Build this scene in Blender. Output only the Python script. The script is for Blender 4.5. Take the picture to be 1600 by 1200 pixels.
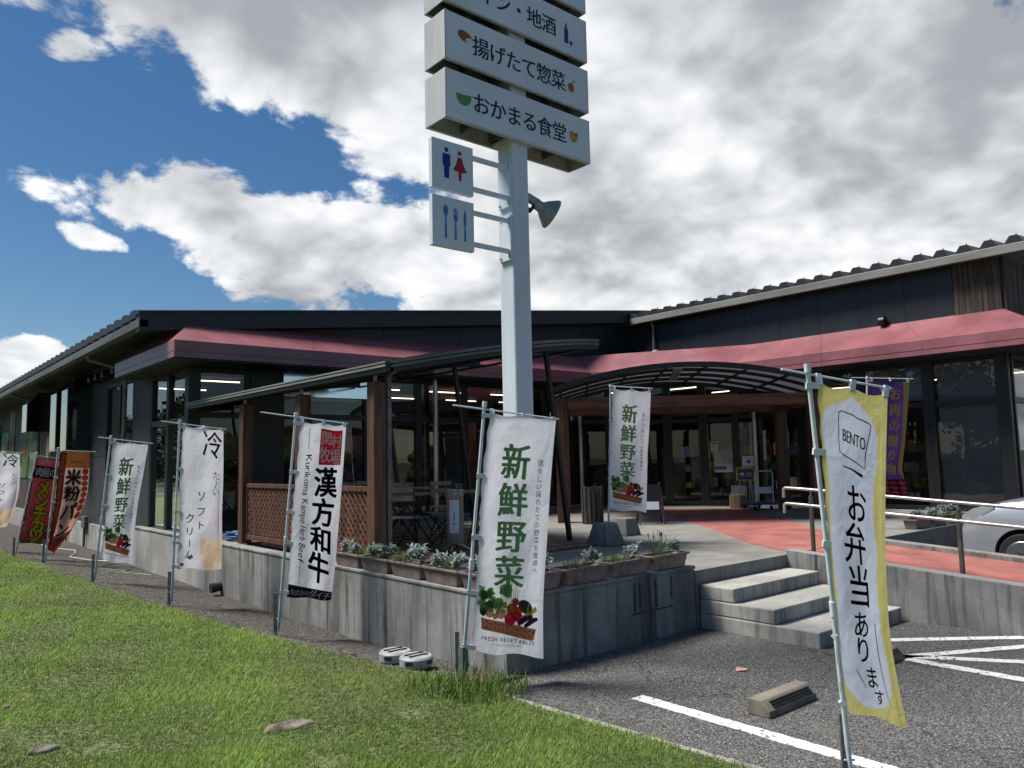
import bpy, bmesh, math, random
import numpy as np
from mathutils import Vector, Matrix, Euler

random.seed(7)
rng = np.random.default_rng(7)
SC = bpy.context.scene
COL = SC.collection
for _o in list(bpy.data.objects):
    bpy.data.objects.remove(_o)

# ------------------------------------------------------------------ camera
EYE = 1.78
YAW, PITCH, ROLL, FPX = math.radians(40.3), math.radians(5.55), math.radians(1.2), 1210.0
F0 = Vector((math.sin(YAW), math.cos(YAW), 0)); R0 = Vector((math.cos(YAW), -math.sin(YAW), 0)); U0 = Vector((0, 0, 1))
FW = F0 * math.cos(PITCH) + U0 * math.sin(PITCH)
U1 = -F0 * math.sin(PITCH) + U0 * math.cos(PITCH)
RT = R0 * math.cos(ROLL) - U1 * math.sin(ROLL)
UP = U1 * math.cos(ROLL) + R0 * math.sin(ROLL)
CAMP = Vector((0, 0, EYE))
cam_d = bpy.data.cameras.new('camera')
cam_d.sensor_width = 36.0
cam_d.lens = FPX / 1600 * 36.0
cam_d.clip_start = 0.05
cam_d.clip_end = 5000
cam = bpy.data.objects.new('camera', cam_d)
COL.objects.link(cam)
cam.matrix_world = Matrix(((RT.x, UP.x, -FW.x, 0), (RT.y, UP.y, -FW.y, 0), (RT.z, UP.z, -FW.z, EYE), (0, 0, 0, 1)))
SC.camera = cam


def survey(px, py, d):
    """survey point: bearing of a photo pixel, taken d metres away"""
    return CAMP + (FW + RT * ((px - 800) / FPX) - UP * ((py - 600) / FPX)) * d


# ------------------------------------------------------------------ sun, sky, exposure
SUN_EL, SUN_AZ = math.radians(60), math.radians(-48)      # azimuth from +Y towards +X
sun_dir = Vector((math.sin(SUN_AZ) * math.cos(SUN_EL), math.cos(SUN_AZ) * math.cos(SUN_EL), math.sin(SUN_EL)))
sun_d = bpy.data.lights.new('sun', 'SUN')
sun_d.energy = 4.3
sun_d.angle = math.radians(20)
sun_d.color = (1.0, 0.95, 0.88)
sun = bpy.data.objects.new('sun', sun_d)
COL.objects.link(sun)
sun.rotation_euler = (-sun_dir).to_track_quat('-Z', 'Y').to_euler()
SC.view_settings.view_transform = 'Standard'
SC.view_settings.look = 'None'
SC.view_settings.exposure = 0.6
SC.view_settings.gamma = 1.0
SC.view_settings.use_curve_mapping = False
SC.cycles.max_bounces = 6
SC.cycles.diffuse_bounces = 3
SC.cycles.glossy_bounces = 3
SC.cycles.transmission_bounces = 3
SC.cycles.transparent_max_bounces = 10
SC.cycles.caustics_reflective = False
SC.cycles.caustics_refractive = False


class NT:
    def __init__(self, nt):
        self.nt = nt

    def n(self, t, **kw):
        nd = self.nt.nodes.new(t)
        for k, v in kw.items():
            if k.startswith('_'):
                setattr(nd, k[1:], v)
        return nd

    def link(self, a, b):
        self.nt.links.new(a, b)

    def setin(self, sock, v):
        if hasattr(v, 'is_output'):
            self.link(v, sock)
        elif isinstance(v, (tuple, list)) and sock.type == 'RGBA' and len(v) == 3:
            sock.default_value = (*v, 1)
        else:
            sock.default_value = v

    def math(self, op, a, b=0.0, c=None, clamp=False):
        nd = self.n('ShaderNodeMath'); nd.operation = op; nd.use_clamp = clamp
        self.setin(nd.inputs[0], a); self.setin(nd.inputs[1], b)
        if c is not None:
            self.setin(nd.inputs[2], c)
        return nd.outputs[0]

    def dot(self, a, v):
        nd = self.n('ShaderNodeVectorMath'); nd.operation = 'DOT_PRODUCT'
        self.setin(nd.inputs[0], a); nd.inputs[1].default_value = v
        return nd.outputs['Value']

    def sstep(self, x, a, b):
        nd = self.n('ShaderNodeMapRange'); nd.interpolation_type = 'SMOOTHSTEP'
        self.setin(nd.inputs[0], x); nd.inputs[1].default_value = a; nd.inputs[2].default_value = b
        return nd.outputs[0]

    def noise(self, vec, scale, detail=4, rough=0.55, dist=0.0):
        nd = self.n('ShaderNodeTexNoise')
        if vec is not None:
            self.link(vec, nd.inputs['Vector'])
        nd.inputs['Scale'].default_value = scale; nd.inputs['Detail'].default_value = detail
        nd.inputs['Roughness'].default_value = rough; nd.inputs['Distortion'].default_value = dist
        return nd.outputs[0]

    def mix(self, f, a, b):
        nd = self.n('ShaderNodeMix'); nd.data_type = 'RGBA'
        self.setin(nd.inputs[0], f); self.setin(nd.inputs[6], a); self.setin(nd.inputs[7], b)
        return nd.outputs[2]

    def mapping(self, vec, scale=(1, 1, 1), rot=(0, 0, 0)):
        nd = self.n('ShaderNodeMapping'); self.link(vec, nd.inputs[0])
        nd.inputs['Scale'].default_value = scale; nd.inputs['Rotation'].default_value = rot
        return nd.outputs[0]


def make_world():
    w = bpy.data.worlds.new('World'); SC.world = w; w.use_nodes = True
    w.cycles.sampling_method = 'MANUAL'; w.cycles.sample_map_resolution = 256
    w.node_tree.nodes.clear()
    t = NT(w.node_tree)
    tc = t.n('ShaderNodeTexCoord'); d = tc.outputs['Generated']
    sky = t.n('ShaderNodeTexSky'); sky.sky_type = 'NISHITA'; sky.sun_disc = False
    sky.sun_elevation = SUN_EL; sky.sun_rotation = SUN_AZ
    sky.air_density = 1.0; sky.dust_density = 0.4; sky.ozone_density = 2.5
    # flat cloud deck seen in perspective
    dz = t.math('MAXIMUM', t.dot(d, (0, 0, 1)), 0.0)
    inv = t.math('DIVIDE', 1.0, t.math('ADD', dz, 0.45))
    vm = t.n('ShaderNodeVectorMath'); vm.operation = 'SCALE'; t.link(d, vm.inputs[0]); t.link(inv, vm.inputs[3])
    pos = vm.outputs[0]
    fw = t.math('MAXIMUM', t.dot(d, tuple(FW)), 0.12)
    u = t.math('DIVIDE', t.dot(d, tuple(RT)), fw)
    v = t.math('DIVIDE', t.dot(d, tuple(-UP)), fw)

    def px(x): return (x - 800) / FPX
    def py(y): return (y - 600) / FPX

    def ell(x, y, rx, ry, rot=0.0, amp=1.0):
        c, s = math.cos(rot), math.sin(rot)
        du = t.math('SUBTRACT', u, px(x)); dv = t.math('SUBTRACT', v, py(y))
        a = t.math('ADD', t.math('MULTIPLY', du, c * FPX / rx), t.math('MULTIPLY', dv, s * FPX / rx))
        b = t.math('ADD', t.math('MULTIPLY', du, -s * FPX / ry), t.math('MULTIPLY', dv, c * FPX / ry))
        q = t.math('ADD', t.math('MULTIPLY', a, a), t.math('MULTIPLY', b, b))
        return t.math('MULTIPLY', t.math('SUBTRACT', 1.0, q), amp)

    def half(x0, y0, nx, ny, w_):
        # positive on the side the normal points to, w_ pixels for one unit
        e = t.math('ADD', t.math('MULTIPLY', t.math('SUBTRACT', u, px(x0)), nx * FPX / w_),
                   t.math('MULTIPLY', t.math('SUBTRACT', v, py(y0)), ny * FPX / w_))
        return e
    m = half(655, 300, 0.97, -0.12, 130)
    for e in (half(230, 100, 0.42, -0.90, 95), ell(285, 305, 150, 70, 0.12), ell(600, 405, 330, 112, 0.16, 1.1),
              ell(20, 585, 120, 52), ell(120, 78, 60, 36, 0.2, 0.3), ell(140, 372, 50, 14, 0.35, 0.2), ell(60, 300, 50, 12, 0.3, .05)):
        m = t.math('MAXIMUM', m, e)
    m = t.math('MINIMUM', t.math('MAXIMUM', m, -1.3), 1.0)
    back = t.sstep(t.dot(d, tuple(F0)), 0.30, -0.15)       # fair-weather blue with scattered clouds away from the big bank
    bk = t.n('ShaderNodeMix'); t.link(back, bk.inputs[0]); t.link(m, bk.inputs[2]); bk.inputs[3].default_value = -1.35
    m = bk.outputs[0]
    warp = t.n('ShaderNodeTexNoise'); t.link(pos, warp.inputs['Vector']); warp.inputs['Scale'].default_value = 7.0; warp.inputs['Detail'].default_value = 3
    wv = t.n('ShaderNodeVectorMath'); wv.operation = 'MULTIPLY_ADD'; t.link(warp.outputs['Color'], wv.inputs[0]); wv.inputs[1].default_value = (.16, .16, .16); t.link(pos, wv.inputs[2])
    n1 = t.noise(pos, 5.2, 7, 0.60, 0.2)
    off = t.n('ShaderNodeVectorMath'); off.operation = 'ADD'; t.link(pos, off.inputs[0]); off.inputs[1].default_value = (sun_dir.x * .05, sun_dir.y * .05, .05)
    n1s = t.noise(off.outputs[0], 5.2, 3, 0.58, 0.2)
    vo = t.n('ShaderNodeTexVoronoi'); vo.feature = 'F1'; t.link(wv.outputs[0], vo.inputs['Vector']); vo.inputs['Scale'].default_value = 11.0
    puff = t.math('SUBTRACT', 0.42, vo.outputs['Distance'])
    n2 = t.noise(pos, 2.1, 3, 0.55, 0.1)
    nn = t.math('ADD', t.math('MULTIPLY', t.math('SUBTRACT', n1, 0.5), 2.9), t.math('MULTIPLY', puff, 0.42))
    den = t.math('ADD', t.math('MULTIPLY', m, 0.85), nn)
    alpha = t.sstep(den, 0.0, 0.30)
    relief = t.math('SUBTRACT', n1s, n1)                      # denser towards the sun side means shaded
    thick = t.math('ADD', t.math('MULTIPLY', den, 0.42), t.math('MULTIPLY', t.math('SUBTRACT', n2, 0.5), 3.4))
    thick = t.math('ADD', thick, t.math('MULTIPLY', relief, 2.7))
    thick = t.math('ADD', thick, t.math('MULTIPLY', puff, -0.6))
    thick = t.math('ADD', thick, t.math('MULTIPLY', v, -0.65))
    tk = t.sstep(thick, -0.6, 1.25)
    cl = t.mix(tk, (7.4, 7.5, 7.6), (2.6, 2.75, 3.0))
    skyc = t.n('ShaderNodeHueSaturation'); skyc.inputs['Saturation'].default_value = 1.28; skyc.inputs['Value'].default_value = 0.56
    t.link(sky.outputs[0], skyc.inputs['Color'])
    col = t.mix(alpha, skyc.outputs[0], cl)
    bg = t.n('ShaderNodeBackground'); t.link(col, bg.inputs[0]); bg.inputs[1].default_value = 0.1
    out = t.n('ShaderNodeOutputWorld'); t.link(bg.outputs[0], out.inputs[0])


make_world()

# ------------------------------------------------------------------ materials
MATS = {}


def mat(name, col, rough=0.6, metal=0.0, var=0.12, scale=6.0, bump=0.0, bscale=None, spec=0.5, stretch=(1, 1, 1), col2=None, coat=0.0):
    if name in MATS:
        return MATS[name]
    m = bpy.data.materials.new(name); m.use_nodes = True
    t = NT(m.node_tree); b = m.node_tree.nodes['Principled BSDF']
    geo = t.n('ShaderNodeTexCoord'); vec = t.mapping(geo.outputs['Object'], stretch)
    n = t.noise(vec, scale, 5, 0.6)
    c2 = col2 or tuple(max(0, c * (1 - 2.2 * var)) for c in col)
    c1 = tuple(min(1, c * (1 + var)) for c in col)
    f = t.sstep(n, 0.3, 0.7)
    t.link(t.mix(f, c2, c1), b.inputs['Base Color'])
    b.inputs['Roughness'].default_value = rough; b.inputs['Metallic'].default_value = metal
    b.inputs['Specular IOR Level'].default_value = spec
    b.inputs['Coat Weight'].default_value = coat
    if bump:
        bn = t.n('ShaderNodeBump'); bn.inputs['Strength'].default_value = bump; bn.inputs['Distance'].default_value = 0.01
        t.link(t.noise(vec, bscale or scale * 6, 4, 0.6), bn.inputs['Height']); t.link(bn.outputs[0], b.inputs['Normal'])
    MATS[name] = m
    return m


def mat_concrete(name, base, streak=0.6, dark=(0.05, 0.05, 0.048), warm=None, topdirt=0.0):
    m = bpy.data.materials.new(name); m.use_nodes = True
    t = NT(m.node_tree); b = m.node_tree.nodes['Principled BSDF']
    geo = t.n('ShaderNodeNewGeometry'); p = geo.outputs['Position']
    big = t.noise(p, 1.6, 5, 0.62)
    fine = t.noise(p, 26, 5, 0.65)
    st = t.noise(t.mapping(p, (9, 9, 0.55)), 1.0, 6, 0.68, 0.3)
    st2 = t.noise(t.mapping(p, (2.4, 2.4, 0.35)), 1.0, 4, 0.6, 0.2)
    c = t.mix(t.sstep(big, 0.3, 0.72), tuple(x * 0.72 for x in base), tuple(x * 1.15 for x in base))
    c = t.mix(t.math('MULTIPLY', t.sstep(fine, 0.42, 0.75), 0.35), c, tuple(x * 0.55 for x in base))
    if warm:
        c = t.mix(t.math('MULTIPLY', t.sstep(t.noise(p, 2.7, 4), 0.5, 0.75), 0.6), c, warm)
    s = t.math('MULTIPLY', t.math('ADD', t.math('MULTIPLY', t.sstep(st, 0.46, 0.7), 0.7), t.math('MULTIPLY', t.sstep(st2, 0.45, 0.7), 0.55)), streak, clamp=True)
    nz = t.math('SUBTRACT', 1.0, t.math('ABSOLUTE', t.dot(geo.outputs['Normal'], (0, 0, 1))))
    s = t.math('MULTIPLY', s, t.math('ADD', t.math('MULTIPLY', nz, 0.85), 0.15))
    c = t.mix(t.math('MINIMUM', s, 0.93), c, dark)
    wt = t.math('MULTIPLY', t.sstep(t.noise(t.mapping(p, (7, 7, 0.9)), 1.3, 5, 0.7), 0.6, 0.74), t.math('MULTIPLY', nz, 0.45))
    c = t.mix(wt, c, tuple(min(.7, x * 1.55) for x in base))
    t.link(c, b.inputs['Base Color']); b.inputs['Roughness'].default_value = 0.9; b.inputs['Specular IOR Level'].default_value = 0.25
    bn = t.n('ShaderNodeBump'); bn.inputs['Strength'].default_value = 0.35; bn.inputs['Distance'].default_value = 0.008
    t.link(t.noise(p, 60, 5, 0.7), bn.inputs['Height']); t.link(bn.outputs[0], b.inputs['Normal'])
    MATS[name] = m
    return m


def mat_asphalt():
    m = bpy.data.materials.new('asphalt'); m.use_nodes = True
    t = NT(m.node_tree); b = m.node_tree.nodes['Principled BSDF']
    geo = t.n('ShaderNodeNewGeometry'); p = geo.outputs['Position']
    vo = t.n('ShaderNodeTexVoronoi'); t.link(p, vo.inputs['Vector']); vo.inputs['Scale'].default_value = 95
    sep = t.n('ShaderNodeSeparateColor'); t.link(vo.outputs['Color'], sep.inputs[0])
    r = sep.outputs[0]
    base = t.mix(t.sstep(r, 0.0, 1.0), (0.078, 0.078, 0.079), (0.235, 0.232, 0.225))
    base = t.mix(t.sstep(r, 0.955, 0.975), base, (0.42, 0.41, 0.39))
    base = t.mix(t.math('MULTIPLY', t.sstep(vo.outputs['Distance'], 0.35, 0.75), 0.8), base, (0.012, 0.012, 0.012))
    big = t.noise(p, 0.7, 5, 0.6)
    base = t.mix(t.math('MULTIPLY', t.sstep(big, 0.45, 0.75), 0.35), base, (0.035, 0.034, 0.033))
    base = t.mix(t.math('MULTIPLY', t.sstep(t.noise(p, 2.4, 5, .65), 0.52, 0.72), 0.3), base, (0.14, 0.135, 0.12))
    crack = t.n('ShaderNodeTexVoronoi'); crack.feature = 'DISTANCE_TO_EDGE'; crack.inputs['Scale'].default_value = 0.42
    cw = t.n('ShaderNodeVectorMath'); cw.operation = 'MULTIPLY_ADD'
    cn = t.n('ShaderNodeTexNoise'); t.link(p, cn.inputs['Vector']); cn.inputs['Scale'].default_value = 1.6; cn.inputs['Detail'].default_value = 5
    t.link(cn.outputs['Color'], cw.inputs[0]); cw.inputs[1].default_value = (.9, .9, .9); t.link(p, cw.inputs[2]); t.link(cw.outputs[0], crack.inputs['Vector'])
    base = t.mix(t.math('MULTIPLY', t.sstep(crack.outputs['Distance'], 0.006, 0.0015), 0.6), base, (0.015, 0.015, 0.015))
    base = t.mix(t.math('MULTIPLY', t.sstep(t.noise(p, 0.9, 3, .5), 0.62, 0.70), 0.5), base, (0.045, 0.044, 0.042))
    t.link(base, b.inputs['Base Color']); b.inputs['Roughness'].default_value = 0.85; b.inputs['Specular IOR Level'].default_value = 0.35
    bn = t.n('ShaderNodeBump'); bn.inputs['Strength'].default_value = 0.9; bn.inputs['Distance'].default_value = 0.008; bn.invert = True
    t.link(vo.outputs['Distance'], bn.inputs['Height']); t.link(bn.outputs[0], b.inputs['Normal'])
    MATS['asphalt'] = m
    return m


def mat_cloth(name='flag_cloth', transl=0.5):
    m = bpy.data.materials.new(name); m.use_nodes = True
    t = NT(m.node_tree); nt = m.node_tree; nt.nodes.remove(nt.nodes['Principled BSDF'])
    at = t.n('ShaderNodeAttribute'); at.attribute_name = 'Col'
    di = t.n('ShaderNodeBsdfDiffuse'); t.link(at.outputs['Color'], di.inputs[0])
    tr = t.n('ShaderNodeBsdfTranslucent'); t.link(at.outputs['Color'], tr.inputs[0])
    mx = t.n('ShaderNodeMixShader'); mx.inputs[0].default_value = transl
    t.link(di.outputs[0], mx.inputs[1]); t.link(tr.outputs[0], mx.inputs[2])
    geo = t.n('ShaderNodeTexCoord')
    bn = t.n('ShaderNodeBump'); bn.inputs['Strength'].default_value = 0.7; bn.inputs['Distance'].default_value = 0.02
    t.link(t.noise(t.mapping(geo.outputs['Object'], (1, 1, 0.6)), 7, 4, 0.55, 0.6), bn.inputs['Height'])
    t.link(bn.outputs[0], di.inputs['Normal']); t.link(bn.outputs[0], tr.inputs['Normal'])
    t.link(mx.outputs[0], nt.nodes['Material Output'].inputs[0])
    MATS[name] = m
    return m


def mat_attr(name, rough=0.5, transl=0.0, var=0.0):
    m = bpy.data.materials.new(name); m.use_nodes = True
    t = NT(m.node_tree); b = m.node_tree.nodes['Principled BSDF']
    at = t.n('ShaderNodeAttribute'); at.attribute_name = 'Col'
    c = at.outputs['Color']
    if var:
        geo = t.n('ShaderNodeNewGeometry')
        f = t.noise(geo.outputs['Position'], 0.9, 5, 0.6)
        h = t.n('ShaderNodeHueSaturation'); t.link(c, h.inputs['Color'])
        t.link(t.math('ADD', 1 - var * 0.9, t.math('MULTIPLY', f, var * 1.8)), h.inputs['Value'])
        c = h.outputs[0]
    t.link(c, b.inputs['Base Color']); b.inputs['Roughness'].default_value = rough
    b.inputs['Specular IOR Level'].default_value = 0.3
    if transl:
        tr = t.n('ShaderNodeBsdfTranslucent'); t.link(c, tr.inputs[0])
        mx = t.n('ShaderNodeMixShader'); mx.inputs[0].default_value = transl
        t.link(b.outputs[0], mx.inputs[1]); t.link(tr.outputs[0], mx.inputs[2])
        t.link(mx.outputs[0], m.node_tree.nodes['Material Output'].inputs[0])
    MATS[name] = m
    return m


def mat_glass(name, tint=(0.55, 0.58, 0.58), refl=1.0, rough=0.0):
    m = bpy.data.materials.new(name); m.use_nodes = True
    t = NT(m.node_tree); nt = m.node_tree; nt.nodes.remove(nt.nodes['Principled BSDF'])
    fr = t.n('ShaderNodeFresnel'); fr.inputs[0].default_value = 1.55
    f = t.math('MULTIPLY', fr.outputs[0], refl, clamp=True)
    tr = t.n('ShaderNodeBsdfTransparent'); tr.inputs[0].default_value = (*tint, 1)
    gl = t.n('ShaderNodeBsdfGlossy'); gl.inputs['Roughness'].default_value = rough; gl.inputs[0].default_value = (0.95, 0.97, 1, 1)
    geo = t.n('ShaderNodeNewGeometry')
    bn = t.n('ShaderNodeBump'); bn.inputs['Strength'].default_value = 0.035; bn.inputs['Distance'].default_value = 0.05
    t.link(t.noise(geo.outputs['Position'], 1.1, 2, 0.5), bn.inputs['Height']); t.link(bn.outputs[0], gl.inputs['Normal'])
    mx = t.n('ShaderNodeMixShader'); t.link(f, mx.inputs[0]); t.link(tr.outputs[0], mx.inputs[1]); t.link(gl.outputs[0], mx.inputs[2])
    t.link(mx.outputs[0], nt.nodes['Material Output'].inputs[0])
    MATS[name] = m
    return m


def mat_emit(name, col, s):
    m = bpy.data.materials.new(name); m.use_nodes = True
    b = m.node_tree.nodes['Principled BSDF']; b.inputs['Emission Color'].default_value = (*col, 1); b.inputs['Emission Strength'].default_value = s
    b.inputs['Base Color'].default_value = (*col, 1)
    MATS[name] = m
    return m


mat_asphalt()
mat_concrete('concrete_wall', (0.26, 0.26, 0.25), 1.05, (0.028, 0.030, 0.030))
mat_concrete('concrete_foundation', (0.40, 0.40, 0.38), 0.35, (0.12, 0.12, 0.11))
mat_concrete('concrete_deck', (0.24, 0.235, 0.215), 0.5, (0.09, 0.09, 0.08), (0.19, 0.175, 0.15))
mat_concrete('concrete_step', (0.40, 0.395, 0.37), 0.9, (0.055, 0.055, 0.05), (0.34, 0.31, 0.25))
mat_concrete('stop_concrete', (0.24, 0.215, 0.17), 0.7, (0.06, 0.05, 0.04))
mat_concrete('concrete_block', (0.27, 0.265, 0.25), 0.6, (0.07, 0.07, 0.065))
mat_cloth(); mat_attr('painted_print', 0.6); mat_attr('leaf', 0.6, 0.35); mat_attr('grass_blade', 0.55, 0.45, 0.3)
mat_glass('window_glass', (0.62, 0.65, 0.65), 1.2)
mat_glass('smoked_sheet', (0.025, 0.027, 0.03), 0.6, 0.12)
mat('smoked_pane', (0.10, 0.10, 0.12), 0.35, 0, .1, 3)
_t = NT(MATS['smoked_pane'].node_tree); _b = MATS['smoked_pane'].node_tree.nodes['Principled BSDF']
_tr = _t.n('ShaderNodeBsdfTranslucent'); _tr.inputs[0].default_value = (.075, .075, .09, 1); _ad = _t.n('ShaderNodeMixShader'); _ad.inputs[0].default_value = .6
_t.link(_b.outputs[0], _ad.inputs[1]); _t.link(_tr.outputs[0], _ad.inputs[2]); _t.link(_ad.outputs[0], MATS['smoked_pane'].node_tree.nodes['Material Output'].inputs[0])
mat_glass('lamp_glass', (0.8, 0.8, 0.8), 1.0)
mat('black_frame', (0.012, 0.013, 0.015), 0.45, 0.0, 0.1, 8)
mat('dark_metal', (0.016, 0.017, 0.019), 0.42, 0.3, 0.1, 8)
mat('maroon_metal', (0.285, 0.102, 0.118), 0.36, 0.0, 0.12, 1.3, bump=0.03, bscale=2, spec=0.55, coat=0.12)
mat('soffit_black', (0.02, 0.018, 0.02), 0.6, 0, 0.15, 4)
mat('navy_cladding', (0.016, 0.019, 0.026), 0.5, 0, 0.12, 2.0, stretch=(3, 3, .5))
mat('charcoal_cladding', (0.042, 0.047, 0.052), 0.6, 0, 0.12, 2.0, stretch=(3, 3, .5))
mat('brown_cladding', (0.085, 0.062, 0.052), 0.65, 0, 0.15, 2.5)
mat('roof_sheet', (0.022, 0.023, 0.026), 0.45, 0.2, 0.2, 4)
mat('gutter_dark', (0.11, 0.115, 0.11), 0.5, 0.1, 0.15, 3, stretch=(1, .3, 1))
mat('gutter_grey', (0.23, 0.23, 0.21), 0.5, 0.1, 0.12, 3, stretch=(1, .3, 1))
mat('pipe_grey', (0.17, 0.17, 0.155), 0.5, 0.1, 0.12, 5)
mat('stainless', (0.52, 0.51, 0.48), 0.32, 1.0, 0.12, 4, stretch=(1, 1, .2))
mat('rail_steel', (0.50, 0.49, 0.47), 0.48, 0.85, 0.1, 4)
mat('brushed_steel', (0.40, 0.38, 0.33), 0.42, 0.5, 0.12, 5, stretch=(1, 1, .2))
mat('dull_steel', (0.16, 0.15, 0.125), 0.45, 0.7, 0.15, 6)
mat('brown_timber', (0.11, 0.046, 0.027), 0.6, 0, 0.28, 2.0, bump=0.15, stretch=(9, 9, .7))
mat('brown_beam', (0.15, 0.055, 0.03), 0.6, 0, 0.28, 2.0, bump=0.15, stretch=(.9, .9, 9))
mat('cedar_board', (0.060, 0.047, 0.034), 0.8, 0, 0.45, 2.2, bump=0.4, stretch=(8, 8, .6), col2=(0.012, 0.011, 0.010))
mat('sign_white', (0.62, 0.67, 0.74), 0.4, 0, 0.05, 1.5)
mat('sign_grey', (0.46, 0.47, 0.47), 0.5, 0, 0.08, 2, stretch=(3, 3, .4))
mat('sign_under', (0.10, 0.10, 0.10), 0.6, 0, 0.1, 3)
mat('pole_white', (0.60, 0.645, 0.71), 0.35, 0, 0.05, 1.2, stretch=(3, 3, .4))
mat('lamp_grey', (0.30, 0.31, 0.31), 0.4, 0.3, 0.1, 5)
mat('flagpole_plastic', (0.66, 0.70, 0.74), 0.35, 0, 0.06, 8)
mat('flagpole_blue', (0.42, 0.52, 0.58), 0.4, 0, 0.08, 8)
mat('stake_grey', (0.14, 0.15, 0.14), 0.6, 0.2, 0.2, 12)
mat('terracotta_plastic', (0.20, 0.150, 0.142), 0.6, 0, 0.2, 9, bump=.05)
mat('soil', (0.05, 0.036, 0.026), 0.95, 0, 0.4, 30, bump=.6, bscale=60)
mat('table_wood', (0.30, 0.19, 0.115), 0.5, 0, 0.2, 3, stretch=(1, 9, 1))
mat('chair_wood', (0.40, 0.30, 0.18), 0.55, 0, 0.2, 3, stretch=(1, 9, 1))
mat('clay_tile', (0.19, 0.115, 0.085), 0.7, 0, 0.35, 3.5, bump=.1)
mat('tile_bed', (0.07, 0.055, 0.048), 0.9, 0, 0.3, 8)
mat('red_paving', (0.34, 0.12, 0.10), 0.8, 0, 0.14, 2.0, bump=.2, bscale=90)
mat('white_paint', (0.72, 0.72, 0.70), 0.7, 0, 0.06, 20)
mat('gravel_base', (0.075, 0.066, 0.056), 0.95, 0, 0.4, 24, bump=.9, bscale=70)
mat('pebble', (0.105, 0.098, 0.088), 0.9, 0, 0.4, 9)
mat('soil_lawn', (0.115, 0.145, 0.05), 0.95, 0, 0.4, 30, bump=.8, bscale=90)
mat('ground_far', (0.06, 0.075, 0.035), 0.95, 0, 0.3, .4)
mat('kerb_concrete', (0.30, 0.295, 0.27), 0.9, 0, 0.25, 7, bump=.3)
mat('car_paint', (0.56, 0.58, 0.62), 0.28, 0.55, 0.02, 2, spec=.6, coat=1.0)
mat('tyre', (0.012, 0.012, 0.012), 0.8, 0, 0.2, 20)
mat('rim_alloy', (0.45, 0.46, 0.47), 0.3, 0.9, 0.05, 4)
mat('chrome', (0.75, 0.75, 0.76), 0.1, 1.0, 0.02, 4)
mat('plastic_grey', (0.34, 0.36, 0.38), 0.5, 0, 0.1, 9)
mat('plastic_blue', (0.02, 0.06, 0.28), 0.45, 0, 0.1, 9)
mat('hose_blue', (0.03, 0.15, 0.36), 0.45, 0, 0.1, 9)
mat('black_gloss', (0.008, 0.009, 0.012), 0.07, 0.0, 0.1, 3, spec=.9, coat=1)
mat('interior_wall', (0.19, 0.165, 0.12), 0.9, 0, 0.2, 2)
mat('interior_floor', (0.11, 0.095, 0.08), 0.35, 0, 0.2, 2)
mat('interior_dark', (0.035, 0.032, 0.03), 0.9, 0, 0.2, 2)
mat('shelf_cream', (0.34, 0.29, 0.20), 0.7, 0, 0.2, 2)
mat('blind_grey', (0.52, 0.53, 0.55), 0.85, 0, 0.06, 1.5)
mat('sky_mirror', (0.80, 0.83, 0.88), 0.12, 1.0, 0.03, 1)  # mirror finish standing in for sky reflected in the glass
mat('blind_white', (0.74, 0.78, 0.84), 0.8, 0, 0.05, 1.2)
mat('rock', (0.20, 0.17, 0.13), 0.95, 0, 0.4, 9, bump=.6)
mat('tree_leaf', (0.035, 0.06, 0.018), 0.7, 0, 0.4, 1)
mat('bark', (0.07, 0.05, 0.035), 0.9, 0, 0.3, 6)
mat('slat_dark', (0.045, 0.042, 0.04), 0.7, 0, 0.3, 4, stretch=(6, 6, .6))
mat('roof_unit', (0.55, 0.57, 0.60), 0.5, 0, 0.1, 2)
mat('red_plastic', (0.35, 0.03, 0.03), 0.5, 0, 0.1, 5)
mat('paper_pink', (0.6, 0.33, 0.30), 0.8, 0, 0.1, 20)
mat_emit('tube_lamp', (1.0, 0.76, 0.54), 3.2)
mat_emit('spot_lamp', (1.0, 0.92, 0.8), 4.0)
mat_emit('exit_green', (0.10, 0.55, 0.38), 0.35)

# ------------------------------------------------------------------ object helpers


def thing(name, label, cat, loc=(0, 0, 0), group=None, rz=0.0):
    o = bpy.data.objects.new(name, None); COL.objects.link(o)
    o.empty_display_size = 0.2
    o.location = loc; o.rotation_euler = (0, 0, rz)
    tag(o, label, cat, group)
    o['org'] = list(loc)
    return o


def tag(o, label=None, cat=None, group=None, kind=None):
    if label: o['label'] = label
    if cat: o['category'] = cat
    if group: o['group'] = group
    if kind: o['kind'] = kind
    return o


def org_of(o):
    return Vector(o['org']) if (o is not None and 'org' in o.keys()) else Vector((0, 0, 0))


def link_mesh(name, me, m, parent=None, origin=None):
    """me holds world coordinates (or local ones when the parent sits at 0)"""
    org = org_of(parent) if parent is not None else Vector(origin or (0, 0, 0))
    if org.length > 1e-9:
        me.transform(Matrix.Translation(-org))
    o = bpy.data.objects.new(name, me); COL.objects.link(o)
    if m is not None:
        me.materials.append(MATS[m] if isinstance(m, str) else m)
    if parent is not None:
        o.parent = parent
        o['org'] = list(org)
    else:
        o.location = org
        o['org'] = list(org)
    return o


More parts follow.
